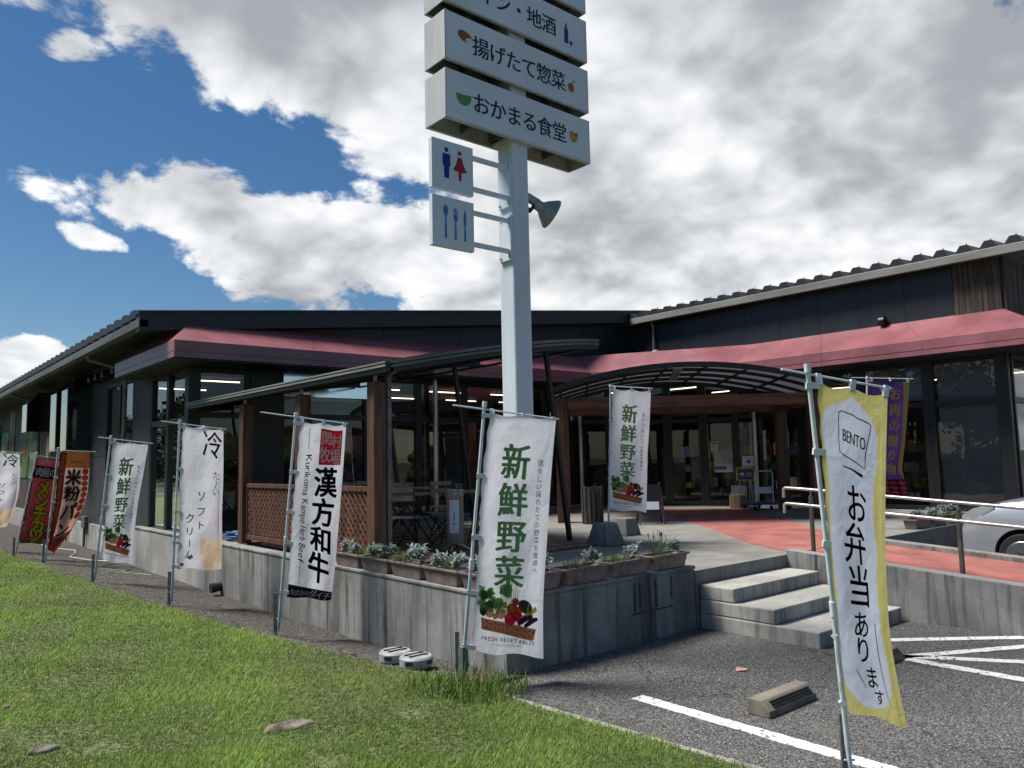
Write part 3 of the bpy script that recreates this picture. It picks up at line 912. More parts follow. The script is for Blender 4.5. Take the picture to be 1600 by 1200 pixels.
def build_grass():
    # blade positions, denser near the camera
    N = 700000
    # sample in view wedge by polar coordinates
    th = np.radians(rng.uniform(-4, 64, N)); rad = 2.6 + (rng.random(N) ** 1.55) * 19.0
    x = rad * np.sin(th); y = rad * np.cos(th)
    ok = x < lawn_edge(y) + 0.03 * rng.standard_normal(N)
    cl = np.sin(x * 2.1 + 1.3 * np.sin(y * 1.1)) * np.sin(y * 1.9 + 0.8 * np.sin(x * 1.7)) + 0.5 * np.sin(x * 5.3 + y * 3.1) * np.sin(y * 6.1 - x * 2.2)
    bare = np.zeros(N, bool)
    for bx, by, br in ((0.75, 3.85, .16), (2.06, 4.1, .13), (0.45, 3.7, .22), (2.9, 4.5, .12), (1.2, 5.2, .13), (0.6, 6.3, .12)):
        bare |= ((x - bx) ** 2 + ((y - by) * 1.0) ** 2) < (br * (0.7 + 0.5 * rng.random(N))) ** 2
    ok &= ~(bare & (rng.random(N) < 0.93))
    x, y, cl = x[ok], y[ok], cl[ok]; n = len(x)
    z = lawn_z(x, y)
    dist = np.hypot(x, y)
    h = (0.020 + 0.026 * rng.random(n) ** 1.6) * (1 + 0.35 * np.clip(cl, -1, 1))
    long_ = rng.random(n) < 0.045; h = np.where(long_, h * 1.9, h)
    w = (0.0016 + 0.0016 * rng.random(n)) * (1 + 0.10 * np.clip(dist - 4, 0, 14))
    a = rng.random(n) * 2 * np.pi; lean = 0.25 + 0.9 * rng.random(n)
    wind = 0.35
    lx = np.cos(a) * lean + wind * 0.6; ly = np.sin(a) * lean - wind * 0.2
    sx, sy = -np.sin(a), np.cos(a)
    P = np.zeros((n, 5, 3), np.float32)
    for i, (t, ww) in enumerate(((0, 1.0), (0, -1.0), (0.55, 0.8), (0.55, -0.8), (1.0, 0))):
        bend = t ** 1.7
        P[:, i, 0] = x + lx * h * bend * 0.75 + sx * w * ww
        P[:, i, 1] = y + ly * h * bend * 0.75 + sy * w * ww
        P[:, i, 2] = z + h * t * (1 - 0.22 * t * np.clip(lean, 0, 1.2)) - 0.004
    F = np.array([(0, 1, 2), (1, 3, 2), (2, 3, 4)])[None] + (np.arange(n) * 5)[:, None, None]
    c = np.zeros((n, 3), np.float32)
    g = rng.random(n)
    c[:] = np.array([0.190, 0.315, 0.062]) * (0.6 + 0.6 * g[:, None])
    yl = rng.random(n)[:, None]
    c = np.where(yl < 0.22, np.array([0.31, 0.41, 0.09]) * (0.7 + 0.5 * g[:, None]), c)
    c = np.where((yl > 0.93), np.array([0.34, 0.29, 0.15]) * (0.7 + 0.5 * g[:, None]), c)
    dry = np.clip(np.sin(x * 1.1 + 2.0 + 0.9 * np.sin(y * .8)) * np.sin(y * .95 - .6 * x + 1.0) * 1.6 - .75, 0, 1)[:, None] * rng.random((n, 1))
    c = c * (1 - dry) + np.array([0.30, 0.28, 0.13]) * dry
    c *= (1 + 0.30 * np.clip(cl, -1, 1))[:, None]
    C = np.repeat(c[:, None, :], 5, 1); 
    o = link_mesh('grass', np_mesh('grass', P.reshape(-1, 3), F.reshape(-1, 3), C.reshape(-1, 3)), 'grass_blade')
    tag(o, 'short green lawn grass with yellowish and dry blades', 'grass', kind='stuff')


def grass_tuft(name, loc, n, hmin, hmax, spread, label, seed):
    r = random.Random(seed); V = []; F = []; C = []
    for i in range(n):
        a = r.uniform(0, 6.28); q = spread * math.sqrt(r.random()); x = loc[0] + q * math.cos(a); y = loc[1] + q * math.sin(a) * 0.7
        h = r.uniform(hmin, hmax); l = r.uniform(.1, .9) * h; b = r.uniform(0, 6.28); w = r.uniform(.0025, .005)
        s = (-math.sin(b) * w, math.cos(b) * w)
        k = len(V)
        z0 = float(lawn_z(np.array(min(x, float(lawn_edge(y)))), np.array(y))) - .01
        for t, ww in ((0, 1), (0, -1), (.5, .9), (.5, -.9), (.85, .5), (.85, -.5), (1, 0)):
            V.append((x + math.cos(b) * l * t ** 1.8 + s[0] * ww, y + math.sin(b) * l * t ** 1.8 + s[1] * ww, z0 + h * t * (1 - .35 * t * l / h)))
        F += [(k, k + 1, k + 2), (k + 1, k + 3, k + 2), (k + 2, k + 3, k + 4), (k + 3, k + 5, k + 4), (k + 4, k + 5, k + 6)]
        g = r.random(); col = (.07 * (.7 + .7 * g), .155 * (.7 + .6 * g), .022) if r.random() > .14 else (.30, .27, .13)
        C += [col] * 7
    o = link_mesh(name, np_mesh(name, V, F, C), 'grass_blade', origin=loc)
    tag(o, label, 'grass', kind='stuff')


build_terrain()
build_grass()
grass_tuft('grass_tuft', (3.66, 4.72, 0.07), 420, .07, .24, .38, 'tall unmown grass tuft around the foot of the front flag pole', 1)
grass_tuft('grass_tuft', (3.45, 4.95, 0.07), 200, .05, .16, .35, 'longer grass beside the small square stake at the wall corner', 2)

# ------------------------------------------------------------------ deck, wall, steps, ramp
def build_deck():
    o = MB().prism([(4.34, 5.24), (6.76, 5.24), (6.76, 5.08), (25, 5.08), (25, 9), (17, 14.2), (4.34, 14.2)], -0.3, 0.58).build('deck', 'concrete_deck')
    struct(o)
    # expansion joints cut as thin dark strips standing 2 mm proud are avoided: real pavement sheets instead
    p = MB().prism([(13.75, 11.55), (15.25, 10.05), (10.42, 5.085), (8.76, 5.085), (8.95, 5.55), (9.35, 6.15), (10.7, 7.65)], 0.575, 0.586).build('red_path', 'red_paving')
    struct(p)
    # terrace tiles
    bed = struct(MB().box(4.62, 8.02, 7.42, 13.95, 0.57, 0.588).build('terrace_floor', 'tile_bed'))
    tw, tl = 0.30, 0.30
    base = MB().box(-tw / 2 + .004, tw / 2 - .004, -tl / 2 + .004, tl / 2 - .004, 0, 0.022).mesh('tile')
    base.materials.append(MATS['clay_tile'])
    nx = 11; ny = 21
    for i in range(nx):
        for j in range(ny):
            t = bpy.data.objects.new('tile', base); COL.objects.link(t); t.parent = bed
            t.location = (4.68 + tw / 2 + i * .3025, 7.45 + tl / 2 + j * .3025, 0.588 + random.uniform(-.002, .003))
            t.rotation_euler = (random.uniform(-.006, .006), random.uniform(-.006, .006), random.uniform(-.01, .01))
    # L-shaped retaining wall
    rw = thing('retaining_wall', 'weathered grey concrete retaining wall with dark streaks under the row of planters', 'wall', (4.18, 5.07, -0.3))
    MB().prism([(4.18, 5.07), (6.74, 5.07), (6.74, 5.237), (4.337, 5.237), (4.337, 12.3), (4.18, 12.3)], -0.3, 0.60).build('wall_body', 'concrete_wall', rw, bevel=0.008)
    MB().box(4.182, 4.337, 12.31, 16.4, -.3, .60).build('wall_body', 'concrete_foundation', rw, bevel=.008)
    MB().prism([(4.17, 5.06), (6.75, 5.06), (6.75, 5.245), (4.345, 5.245), (4.345, 16.41), (4.17, 16.41)], 0.601, 0.64).build('coping', 'concrete_wall', rw, bevel=0.012)
    m = MB()   # shallow cast mark in the wall face
    for (x, w, z0, z1) in ((5.78, .018, .30, .57), (5.86, .012, .33, .56), (6.10, .02, .30, .57), (6.34, .016, .36, .58)):
        m.box(x, x + w, 5.062, 5.075, z0, z1)
    m.box(5.76, 6.36, 5.063, 5.075, .272, .285)
    m.build('cast_mark', 'black_frame', rw)
    dp = MB(); dp.tube([(4.24, 11.6, .02), (4.03, 11.6, .01)], .062, 16); dp.tube([(4.10, 11.6, .012), (4.028, 11.6, .008)], .07, 16)
    o = dp.build('drain_pipe', 'black_frame', rw, smooth=True)
    # steps: slabs stacked, each its own part
    st = MB().box(6.8, 8.5, 3.75, 5.07, -0.3, 0.145).build('steps', 'concrete_step', bevel=0.014); struct(st)
    MB().box(6.803, 8.497, 4.20, 5.068, 0.1455, 0.29).build('step', 'concrete_step', st, bevel=0.014)
    MB().box(6.806, 8.494, 4.65, 5.066, 0.2905, 0.435).build('step', 'concrete_step', st, bevel=0.014)
    # ramp
    def rz(y): return 0.58 - (5.08 - y) * 0.065
    ys = (5.08, 0.0, -3.5)
    secs = [[(8.72, y, -.3), (10.42, y, -.3), (10.42, y, max(.01, rz(y))), (8.72, y, max(.01, rz(y)))] for y in ys]
    struct(MB().loft(secs).build('ramp', 'red_paving'))
    for nm, x0, x1, lab in (('ramp_wall', 8.55, 8.715, 'low sloping concrete wall between the steps and the red ramp'), ('ramp_wall', 10.425, 10.58, 'sloping concrete kerb on the car side of the red ramp')):
        w = thing(nm, lab, 'wall', (x0, 5.07, 0))
        top = lambda y: rz(y) + .06
        secs = [[(x0, y, -.3), (x1, y, -.3), (x1, y, max(.05, top(y))), (x0, y, max(.05, top(y)))] for y in (5.09, 0, -3.5)]
        MB().loft(secs).build('wall_body', 'concrete_wall', w, bevel=.012)
    # handrail on the near ramp wall
    h = thing('handrail', 'double steel handrail with brown posts along the red ramp', 'handrail', (8.8, 5.0, 0.6))
    for y in (4.87, 3.24, 1.6, 0.0):
        MB().tube([(8.8, y, rz(y) - .03), (8.8, y, rz(y) + .70)], .026, 12).build('post', 'dull_steel', h, smooth=True)
        MB().tube([(8.8, y, rz(y) + .68), (8.8, y, rz(y) + .775)], .009, 8).build('bracket', 'stainless', h)
    for dz in (.775, .585):
        pts = [(8.79, 5.22, rz(5.15) + dz - .12), (8.79, 5.22, rz(5.15) + dz - .02), (8.79, 5.19, rz(5.15) + dz), (8.79, 5.0, rz(5.0) + dz), (8.79, 2, rz(2) + dz), (8.79, -2, rz(-2) + dz)]
        MB().tube(pts, .018, 12).build('rail', 'rail_steel', h, smooth=True)
    # planter edge wall beyond the ramp is the deck face
    return


build_deck()


def lines():
    def line(pts, lab):
        o = MB().prism(pts, 0.002, 0.006)
        me = o.mesh('line')
        ob = link_mesh('road_marking', me, 'worn_paint'); struct(ob)
    m = bpy.data.materials.new('worn_paint'); m.use_nodes = True; MATS['worn_paint'] = m
    t = NT(m.node_tree); nt = m.node_tree; b = nt.nodes['Principled BSDF']
    geo = t.n('ShaderNodeNewGeometry'); p = geo.outputs['Position']
    n = t.noise(p, 30, 6, 0.7); n2 = t.noise(p, 4, 4, .6)
    k = t.sstep(t.math('ADD', n, t.math('MULTIPLY', n2, 0.35)), 0.72, 0.80)
    t.link(t.mix(k, (0.70, 0.70, 0.69), (0.06, 0.06, 0.06)), b.inputs['Base Color']); b.inputs['Roughness'].default_value = 0.8
    bn = t.n('ShaderNodeBump'); bn.inputs['Strength'].default_value = .6; bn.inputs['Distance'].default_value = .006
    t.link(t.noise(p, 90, 3), bn.inputs['Height']); t.link(bn.outputs[0], b.inputs['Normal'])

    def rag(a, b_, w):
        a = Vector((*a, 0)); b_ = Vector((*b_, 0)); d = (b_ - a).normalized(); s = Vector((-d.y, d.x, 0)); L = (b_ - a).length; n_ = max(6, int(L / .035))
        l = []; r = []
        for i in range(n_ + 1):
            q = a + d * (L * i / n_)
            e0, e1 = random.uniform(-.006, .006), random.uniform(-.006, .006)
            l.append(q + s * (w / 2 + e0)); r.append(q - s * (w / 2 + e1))
        poly = [(p_.x, p_.y) for p_ in l] + [(p_.x, p_.y) for p_ in reversed(r)]
        if (b_ - a).length: line(poly[::-1], '')
    rag((4.52, 3.97), (4.49, -3.0), .125)
    rag((6.98, 3.97), (9.9, 1.45), .12)
    rag((7.0, 3.13), (9.4, 1.85), .11)
    rag((6.98, 3.12), (6.95, -3), .12)
    rag((7.05, 3.12), (8.7, .6), .11)


lines()

# ------------------------------------------------------------------ building
ZS, ZF, ZT = 3.565, 3.845, 4.37       # awning soffit, fascia top, top at the wall
bld = thing('shop_building', 'long black single-storey shop with maroon awning and dark glazed front', 'building', (4.45, 14.0, 0.0))
EDGE = [(3.9, 16.9), (3.9, 13.1), (13.65, 13.1), (15.2, 10.0), (15.2, 4.0), (24, 4.0)]
WALL = [(4.45, 16.9), (4.45, 14.0), (14.05, 14.0), (16.1, 10.2), (16.1, 4.9), (24, 4.9)]


def build_awning():
    nseg = (2, 4, 1, 3, 3)
    for i, n in enumerate(nseg):
        e0, e1 = Vector(EDGE[i]), Vector(EDGE[i + 1]); w0, w1 = Vector(WALL[i]), Vector(WALL[i + 1])
        L = (e1 - e0).length; g = 0.003 / L
        for k in range(n):
            a = k / n + (g if k > 0 else 0); b = (k + 1) / n - (g if k < n - 1 else 0)
            secs = []
            for s in (a, b):
                e = e0.lerp(e1, s); w = w0.lerp(w1, s); d = (w - e).normalized()
                i1 = e + d * .012
                secs.append([(e.x, e.y, ZS), (e.x, e.y, ZS + .085), (i1.x, i1.y, ZS + .088), (i1.x, i1.y, ZS + .10), (e.x, e.y, ZS + .103), (e.x, e.y, ZF), (w.x, w.y, ZT), (w.x, w.y, ZS)])
            MB().loft(secs).build('awning_panel', 'maroon_metal', bld)
        MB().loft([[(e.x + (w.x - e.x) * .04, e.y + (w.y - e.y) * .04, ZS - .03), (w.x, w.y, ZS - .03), (w.x, w.y, ZS - .003), (e.x + (w.x - e.x) * .04, e.y + (w.y - e.y) * .04, ZS - .003)] for e, w in ((e0, w0), (e1, w1))]).build('soffit', 'soffit_black', bld)


def glazed_bay(p0, p1, bays, z0, z1, transoms, depth=.09, mull=.07, name='window', skip=(), base_m=True, blind=None):
    """curtain wall from p0 to p1 (2-D), bays = list of fractions"""
    p0 = Vector((*p0, 0)); p1 = Vector((*p1, 0)); d = (p1 - p0); L = d.length; d.normalize()
    nrm = Vector((d.y, -d.x, 0))
    if nrm.dot(Vector((-p0.x - p1.x, -p0.y - p1.y, 0))) < 0: nrm = -nrm
    zs = [z0] + list(transoms) + [z1]
    for i in range(len(bays) - 1):
        a, b = bays[i] * L, bays[i + 1] * L
        fr = MB()
        for s in (a + mull / 2, b - mull / 2):
            fr.obox(p0 + d * s + Vector((0, 0, z0)), p0 + d * s + Vector((0, 0, z1)), mull - .004, depth, nrm)
        for j, z in enumerate(zs):
            hh = .10 if 0 < j < len(zs) - 1 else .07
            zz = z + (hh / 2 if j == 0 else (-hh / 2 if j == len(zs) - 1 else 0))
            fr.obox(p0 + d * (a + mull) + Vector((0, 0, zz)), p0 + d * (b - mull) + Vector((0, 0, zz)), depth - .006, hh, (0, 0, 1))
        w = fr.build(name, 'black_frame', bld)
        for j in range(len(zs) - 1):
            if (i, j) in skip: continue
            q0 = p0 + d * (a + mull * .8) - nrm * .01; q1 = p0 + d * (b - mull * .8) - nrm * .01
            za, zb = zs[j] + .02, zs[j + 1] - .02
            pane = MB().add([q0 + Vector((0, 0, za)), q1 + Vector((0, 0, za)), q1 + Vector((0, 0, zb)), q0 + Vector((0, 0, zb))], [(0, 1, 2, 3)])
            pane.build('pane', 'window_glass', w)
            if blind and (i, j) in blind:
                m_, f0 = blind[(i, j)]
                r0 = p0 + d * (a + mull * 1.1) - nrm * .12; r1 = p0 + d * (b - mull * 1.1) - nrm * .12
                zl = zb - (zb - za) * f0
                MB().obox((r0 + r1) / 2 + Vector((0, 0, zl)), (r0 + r1) / 2 + Vector((0, 0, zb)), (r1 - r0).length, .006, nrm).build('blind', m_, w)


def slab(name, m, x0, x1, y0, y1, z0, z1, bevel=0):
    return MB().box(x0, x1, y0, y1, z0, z1).build(name, m, bld, bevel=bevel)


def build_building():
    build_awning()
    G0, G1 = 0.62, 3.53
    # front facade (Y = 14), left wing
    L = 14.05 - 4.55
    fx = lambda x: (x - 4.55) / L
    bays = [fx(x) for x in (4.55, 5.50)]
    glazed_bay((4.55, 14.0), (14.05, 14.0), [fx(4.55), fx(5.5)], G0, G1, [2.68])
    slab('pier', 'black_frame', 5.503, 6.097, 13.93, 14.07, G0, G1)
    glazed_bay((4.55, 14.0), (14.05, 14.0), [fx(6.1), fx(7.95)], G0, G1, [2.68], blind={(0, 1): ('blind_white', .62)})
    glazed_bay((4.55, 14.0), (14.05, 14.0), [fx(7.95), fx(9.2), fx(10.45), fx(11.7), fx(12.9), fx(14.0)], G0, G1, [2.68])
    slab('corner_post', 'black_frame', 4.40, 4.546, 13.93, 14.07, .5, G1)
    # mirror sheet added over the transom glass to give a bright sky reflection
    slab('sky_mirror_panel', 'sky_mirror', 6.13, 7.92, 13.90, 13.925, 3.06, 3.545)
    # left side glazing (X = 4.45)
    glazed_bay((4.45, 14.08), (4.45, 16.2), [0, .5, 1], .56, G1, [2.60])
    slab('pier', 'charcoal_cladding', 4.40, 4.55, 16.203, 17.45, .45, 4.20)
    # window further along
    glazed_bay((4.45, 17.453), (4.45, 19.75), [0, .5, 1], 1.50, 3.66, [2.45])
    slab('wall_panel', 'charcoal_cladding', 4.42, 4.55, 17.453, 19.75, .45, 1.495)
    slab('wall_panel', 'charcoal_cladding', 4.42, 4.55, 17.453, 19.75, 3.665, 4.22)
    slab('wall_panel', 'charcoal_cladding', 4.42, 4.55, 13.93, 16.2, 3.56, 4.20)
    y = 19.753
    cols = ['charcoal_cladding'] * 3 + ['brown_cladding', 'charcoal_cladding', 'brown_cladding', 'brown_cladding', 'charcoal_cladding'] * 4
    for c in cols:
        y1 = y + 1.36
        slab('wall_panel', c, 4.42, 4.55, y, y1 - .012, 2.06, 4.22)
        slab('wall_panel', 'charcoal_cladding' if c == 'charcoal_cladding' else 'brown_cladding', 4.42, 4.55, y, y1 - .012, .32, 2.05)
        y = y1
        if y > 48: break
    slab('foundation', 'concrete_foundation', 4.36, 4.62, 16.42, 48, -.35, .455)
    slab('foundation', 'concrete_foundation', 4.345, 4.62, 13.9, 16.40, .1, .553)
    slab('sill', 'concrete_foundation', 4.63, 14.2, 13.9, 14.12, .5, .617)
    # front gable wall above the awning
    x0, x1 = 4.42, 16.2
    zr = lambda x: 4.34 + (x - 3.53) * .109
    n = 6
    for i in range(n):
        a = x0 + (x1 - x0) * i / n; b = x0 + (x1 - x0) * (i + 1) / n - .01
        MB().loft([[(x, 13.97, 3.6), (x, 14.12, 3.6), (x, 14.12, zr(x) - .02), (x, 13.97, zr(x) - .02)] for x in (a, b)]).build('wall_panel', 'navy_cladding', bld)
    MB().loft([[(x, 13.70, zr(x) - .30), (x, 13.96, zr(x) - .30), (x, 13.96, zr(x) + .02), (x, 13.70, zr(x) + .02)] for x in (3.52, 16.9)]).build('barge_board', 'navy_cladding', bld, bevel=.006)
    MB().loft([[(x, 13.685, zr(x) - .012), (x, 13.98, zr(x) - .012), (x, 13.98, zr(x) + .04), (x, 13.685, zr(x) + .04)] for x in (3.50, 16.9)]).build('barge_flashing', 'roof_sheet', bld)
    # left wing roof with ribs
    rf = MB().loft([[(x, 13.97, zr(x) - .10), (x, 48, zr(x) - .10), (x, 48, zr(x) - .02), (x, 13.97, zr(x) - .02)] for x in (3.6, 17.0)]).build('roof', 'roof_sheet', bld)
    secs = []
    for x in (3.53, 17.0):
        z = zr(x) - .03
        secs.append([(x, -.24, z), (x, -.10, z + .15), (x, .10, z + .15), (x, .24, z)])
    rib = MB().loft(secs).mesh('roof_rib'); rib.materials.append(MATS['roof_sheet'])
    y = 14.25
    while y < 47:
        o = bpy.data.objects.new('roof_rib', rib); COL.objects.link(o); o.parent = rf
        o.location = (-4.45, y - 14.0, 0); y += .55
    MB().box(3.50, 3.66, 13.70, 48, 4.10, 4.245).build('gutter', 'gutter_dark', bld, bevel=.012)
    slab('eave_soffit', 'soffit_black', 3.66, 4.42, 13.98, 48, 4.19, 4.235)
    for y_, x_ in ((17.85, 4.33), (27.9, 4.33), (37, 4.33)):
        MB().tube([(3.6, y_, 4.12), (3.62, y_, 4.02), (x_ - .02, y_, 3.86), (x_, y_, 3.75), (x_, y_, .2)], .048, 12).build('downpipe', 'pipe_grey', bld, smooth=True)
    # ---------------- right wing
    glazed_bay((14.05, 14.0), (16.1, 10.2), [0.0, .18, .37], G0, G1, [2.68])
    glazed_bay((14.05, 14.0), (16.1, 10.2), [.37, .525, .72, .898], G0, G1, [2.62], name='door', mull=.10)
    glazed_bay((14.05, 14.0), (16.1, 10.2), [.898, 1.0], G0, G1, [2.68])
    Yr = lambda y: (10.2 - y) / 5.2
    glazed_bay((16.1, 10.2), (16.1, 5.0), [Yr(10.17), Yr(9.0), Yr(7.66), Yr(6.3), Yr(5.0)], G0 + .02, G1, [2.68], mull=.11,
               blind={(2, 1): ('blind_grey', .9), (3, 1): ('blind_grey', .97), (3, 0): ('blind_grey', .97)})
    slab('corner_post', 'black_frame', 16.04, 16.2, 4.88, 4.997, .5, G1)
    glazed_bay((16.2, 4.9), (24, 4.9), [0, .2, .4, .6, .8, 1], G0, G1, [2.68])
    slab('sill', 'concrete_foundation', 16.0, 16.25, 4.8, 10.15, .5, .617)
    # upper wall, right wing
    y = 14.0
    while y > 5.75:
        y1 = max(5.72, y - .92)
        slab('wall_panel', 'navy_cladding', 16.10, 16.25, y1 + .006, y, 3.6, 5.36); y = y1
    b0 = slab('board_backing', 'black_frame', 16.13, 16.25, 4.88, 5.715, 3.6, 5.36)
    y = 5.712; 
    while y > 4.9:
        w = random.uniform(.085, .125)
        MB().box(16.075 + random.uniform(0, .012), 16.128, max(4.88, y - w + .006), y, 4.30, 5.355 + random.uniform(-.01, 0)).build('cedar_board', 'cedar_board', bld, bevel=.003); y -= w
    x = 16.13
    while x < 24:
        w = random.uniform(.09, .12)
        MB().box(x, x + w - .006, 4.83 + random.uniform(0, .012), 4.878, 4.30, 5.355).build('cedar_board', 'cedar_board', bld, bevel=.003); x += w
    rf2 = MB().loft([[(x, 4.4, 5.42 + (x - 15.8) * .07), (x, 14.6, 5.42 + (x - 15.8) * .07), (x, 14.6, 5.48 + (x - 15.8) * .07), (x, 4.4, 5.48 + (x - 15.8) * .07)] for x in (15.86, 30)]).build('roof', 'roof_sheet', bld)
    MB().box(15.78, 15.855, 4.35, 13.66, 5.315, 5.475).build('eave_fascia', 'gutter_grey', bld, bevel=.008)
    slab('eave_soffit', 'soffit_black', 15.86, 16.10, 4.4, 13.68, 5.365, 5.41)
    secs = []
    for x in (15.80, 29.5):
        z = 5.47 + (x - 15.8) * .07
        secs.append([(x, -.17, z), (x, -.06, z + .155), (x, .06, z + .155), (x, .17, z)])
    rib = MB().loft(secs).mesh('roof_rib'); rib.materials.append(MATS['roof_sheet'])
    bolt = MB().tube([(15.98, 0, 5.62), (15.98, 0, 5.69)], .009, 6).mesh('rib_bolt'); bolt.materials.append(MATS['dull_steel'])
    y = 4.55
    while y < 14.3:
        for nm, me in (('roof_rib', rib), ('rib_bolt', bolt)):
            o = bpy.data.objects.new(nm, me); COL.objects.link(o); o.parent = rf2; o.location = (-4.45, y - 14.0, 0)
        y += .415
    MB().tube([(15.9, 13.05, 5.34), (16.0, 13.05, 5.22), (16.02, 13.05, 5.1), (16.02, 13.05, 4.38)], .036, 10).build('downpipe', 'pipe_grey', bld, smooth=True)
    MB().tube([(9.55, 13.84, 3.53), (9.55, 13.84, .6)], .058, 14).build('downpipe', 'stainless', bld, smooth=True)
    MB().tube([(14.0, 13.88, 3.53), (14.0, 13.88, .6)], .055, 14).build('downpipe', 'stainless', bld, smooth=True)
    MB().tube([(15.98, 10.15, 3.53), (15.98, 10.15, .6)], .05, 14).build('downpipe', 'stainless', bld, smooth=True)
    MB().lathe([(.12, 0), (.135, .03), (.12, .09), (.07, .14), (.02, .155)], (15.55, 12.62, 4.34), 20).build('roof_vent', 'lamp_grey', bld, smooth=True)
    MB().lathe([(.10, 0), (.10, .11), (.085, .125)], (16.0, 7.0, 4.44), 18, 'y').build('wall_vent', 'dark_metal', bld, smooth=True)
    # roof unit far left
    MB().box(5.6, 6.6, 27.0, 28.2, 4.55, 5.28).build('roof_unit', 'roof_unit', bld, bevel=.02)
    # ---------------- black flue hoods on the left wall
    for (y0, y1, xo, zb, zt) in ((21.3, 22.0, 3.88, 2.22, 4.06), (22.65, 23.4, 3.88, 2.22, 4.06), (26.0, 26.8, 3.72, 2.85, 4.0)):
        MB().add([(xo, y0, zb), (4.418, y0, zb), (4.418, y0, zt), (xo + .30, y0, zt), (xo, y0, zt - .34), (xo, y1, zb), (4.418, y1, zb), (4.418, y1, zt), (xo + .30, y1, zt), (xo, y1, zt - .34)],
                 [(0, 1, 2, 3, 4), (9, 8, 7, 6, 5), (0, 4, 9, 5), (4, 3, 8, 9), (3, 2, 7, 8), (0, 5, 6, 1)]).build('flue_hood', 'black_gloss', bld, bevel=.012)
    for yy in (18.2, 19.1, 19.75, 20.4):
        pr = []
        for k in range(9):
            a = math.pi * k / 8
            pr.append((.15 * math.cos(a), .15 * math.sin(a)))
        MB().loft([[(xx, yy + a * s, 3.80 + b * 1.15 * s) for a, b in pr] for xx, s in ((4.419, 1), (4.2, 1), (4.14, .8))]).build('vent_cowl', 'dark_metal', bld, smooth=True)
    # printed vegetable panels
    for k, (y0, y1, z0, z1) in enumerate(((28.6, 31.9, 1.5, 3.45), (33.2, 34.4, 1.3, 3.9), (34.6, 36.3, 1.3, 3.2), (25.0, 25.4, .9, 2.8), (26.2, 27.0, .9, 2.75), (37.0, 40, 1.3, 3.5))):
        V = []; F = []; C = []
        def q(ya, yb, za, zb, c, dx):
            b = len(V); V.extend([(4.415 - dx, ya, za), (4.415 - dx, yb, za), (4.415 - dx, yb, zb), (4.415 - dx, ya, zb)]); F.append((b, b + 3, b + 2, b + 1)); C.extend([c] * 4)
        q(y0, y1, z0, z1, (.30, .36, .26), .012)
        r = random.Random(k)
        for s in range(26):
            cy, cz = r.uniform(y0 + .1, y1 - .1), r.uniform(z0 + .1, z1 - .3)
            cc = r.choice([(.06, .14, .04), (.10, .20, .06), (.03, .08, .03), (.22, .07, .035), (.26, .10, .05), (.16, .20, .09)])
            if cz > z0 + (z1 - z0) * .62: cc = r.choice([(.20, .30, .18), (.30, .36, .28), (.12, .22, .09)])
            ry = r.uniform(.06, .16) * (y1 - y0); rz_ = r.uniform(.12, .42)
            b = len(V); nseg = 14
            for a in range(nseg):
                an = 2 * math.pi * a / nseg
                V.append((4.415 - .014 - .0005 * s, min(y1, max(y0, cy + ry * math.cos(an))), min(z1, max(z0, cz + rz_ * math.sin(an))))); C.append(cc)
            F.append(tuple(range(b, b + nseg)))
        me = bpy.data.meshes.new('printed_panel'); me.from_pydata(V, [], F)
        at = me.color_attributes.new('Col', 'FLOAT_COLOR', 'POINT')
        for i_, c in enumerate(C): at.data[i_].color = (*c, 1)
        link_mesh('printed_panel', me, 'painted_print', bld)
    # junction box on the foundation
    MB().box(4.27, 4.355, 21.0, 21.35, .35, .62).build('junction_box', 'stake_grey', bld, bevel=.01)
    MB().tube([(4.31, 21.17, .36), (4.31, 21.17, -.1)], .03, 10).build('conduit', 'pipe_grey', bld, smooth=True)
    MB().tube([(4.31, 23.2, .46), (4.31, 23.2, -.1)], .022, 10).build('conduit', 'pipe_grey', bld, smooth=True)


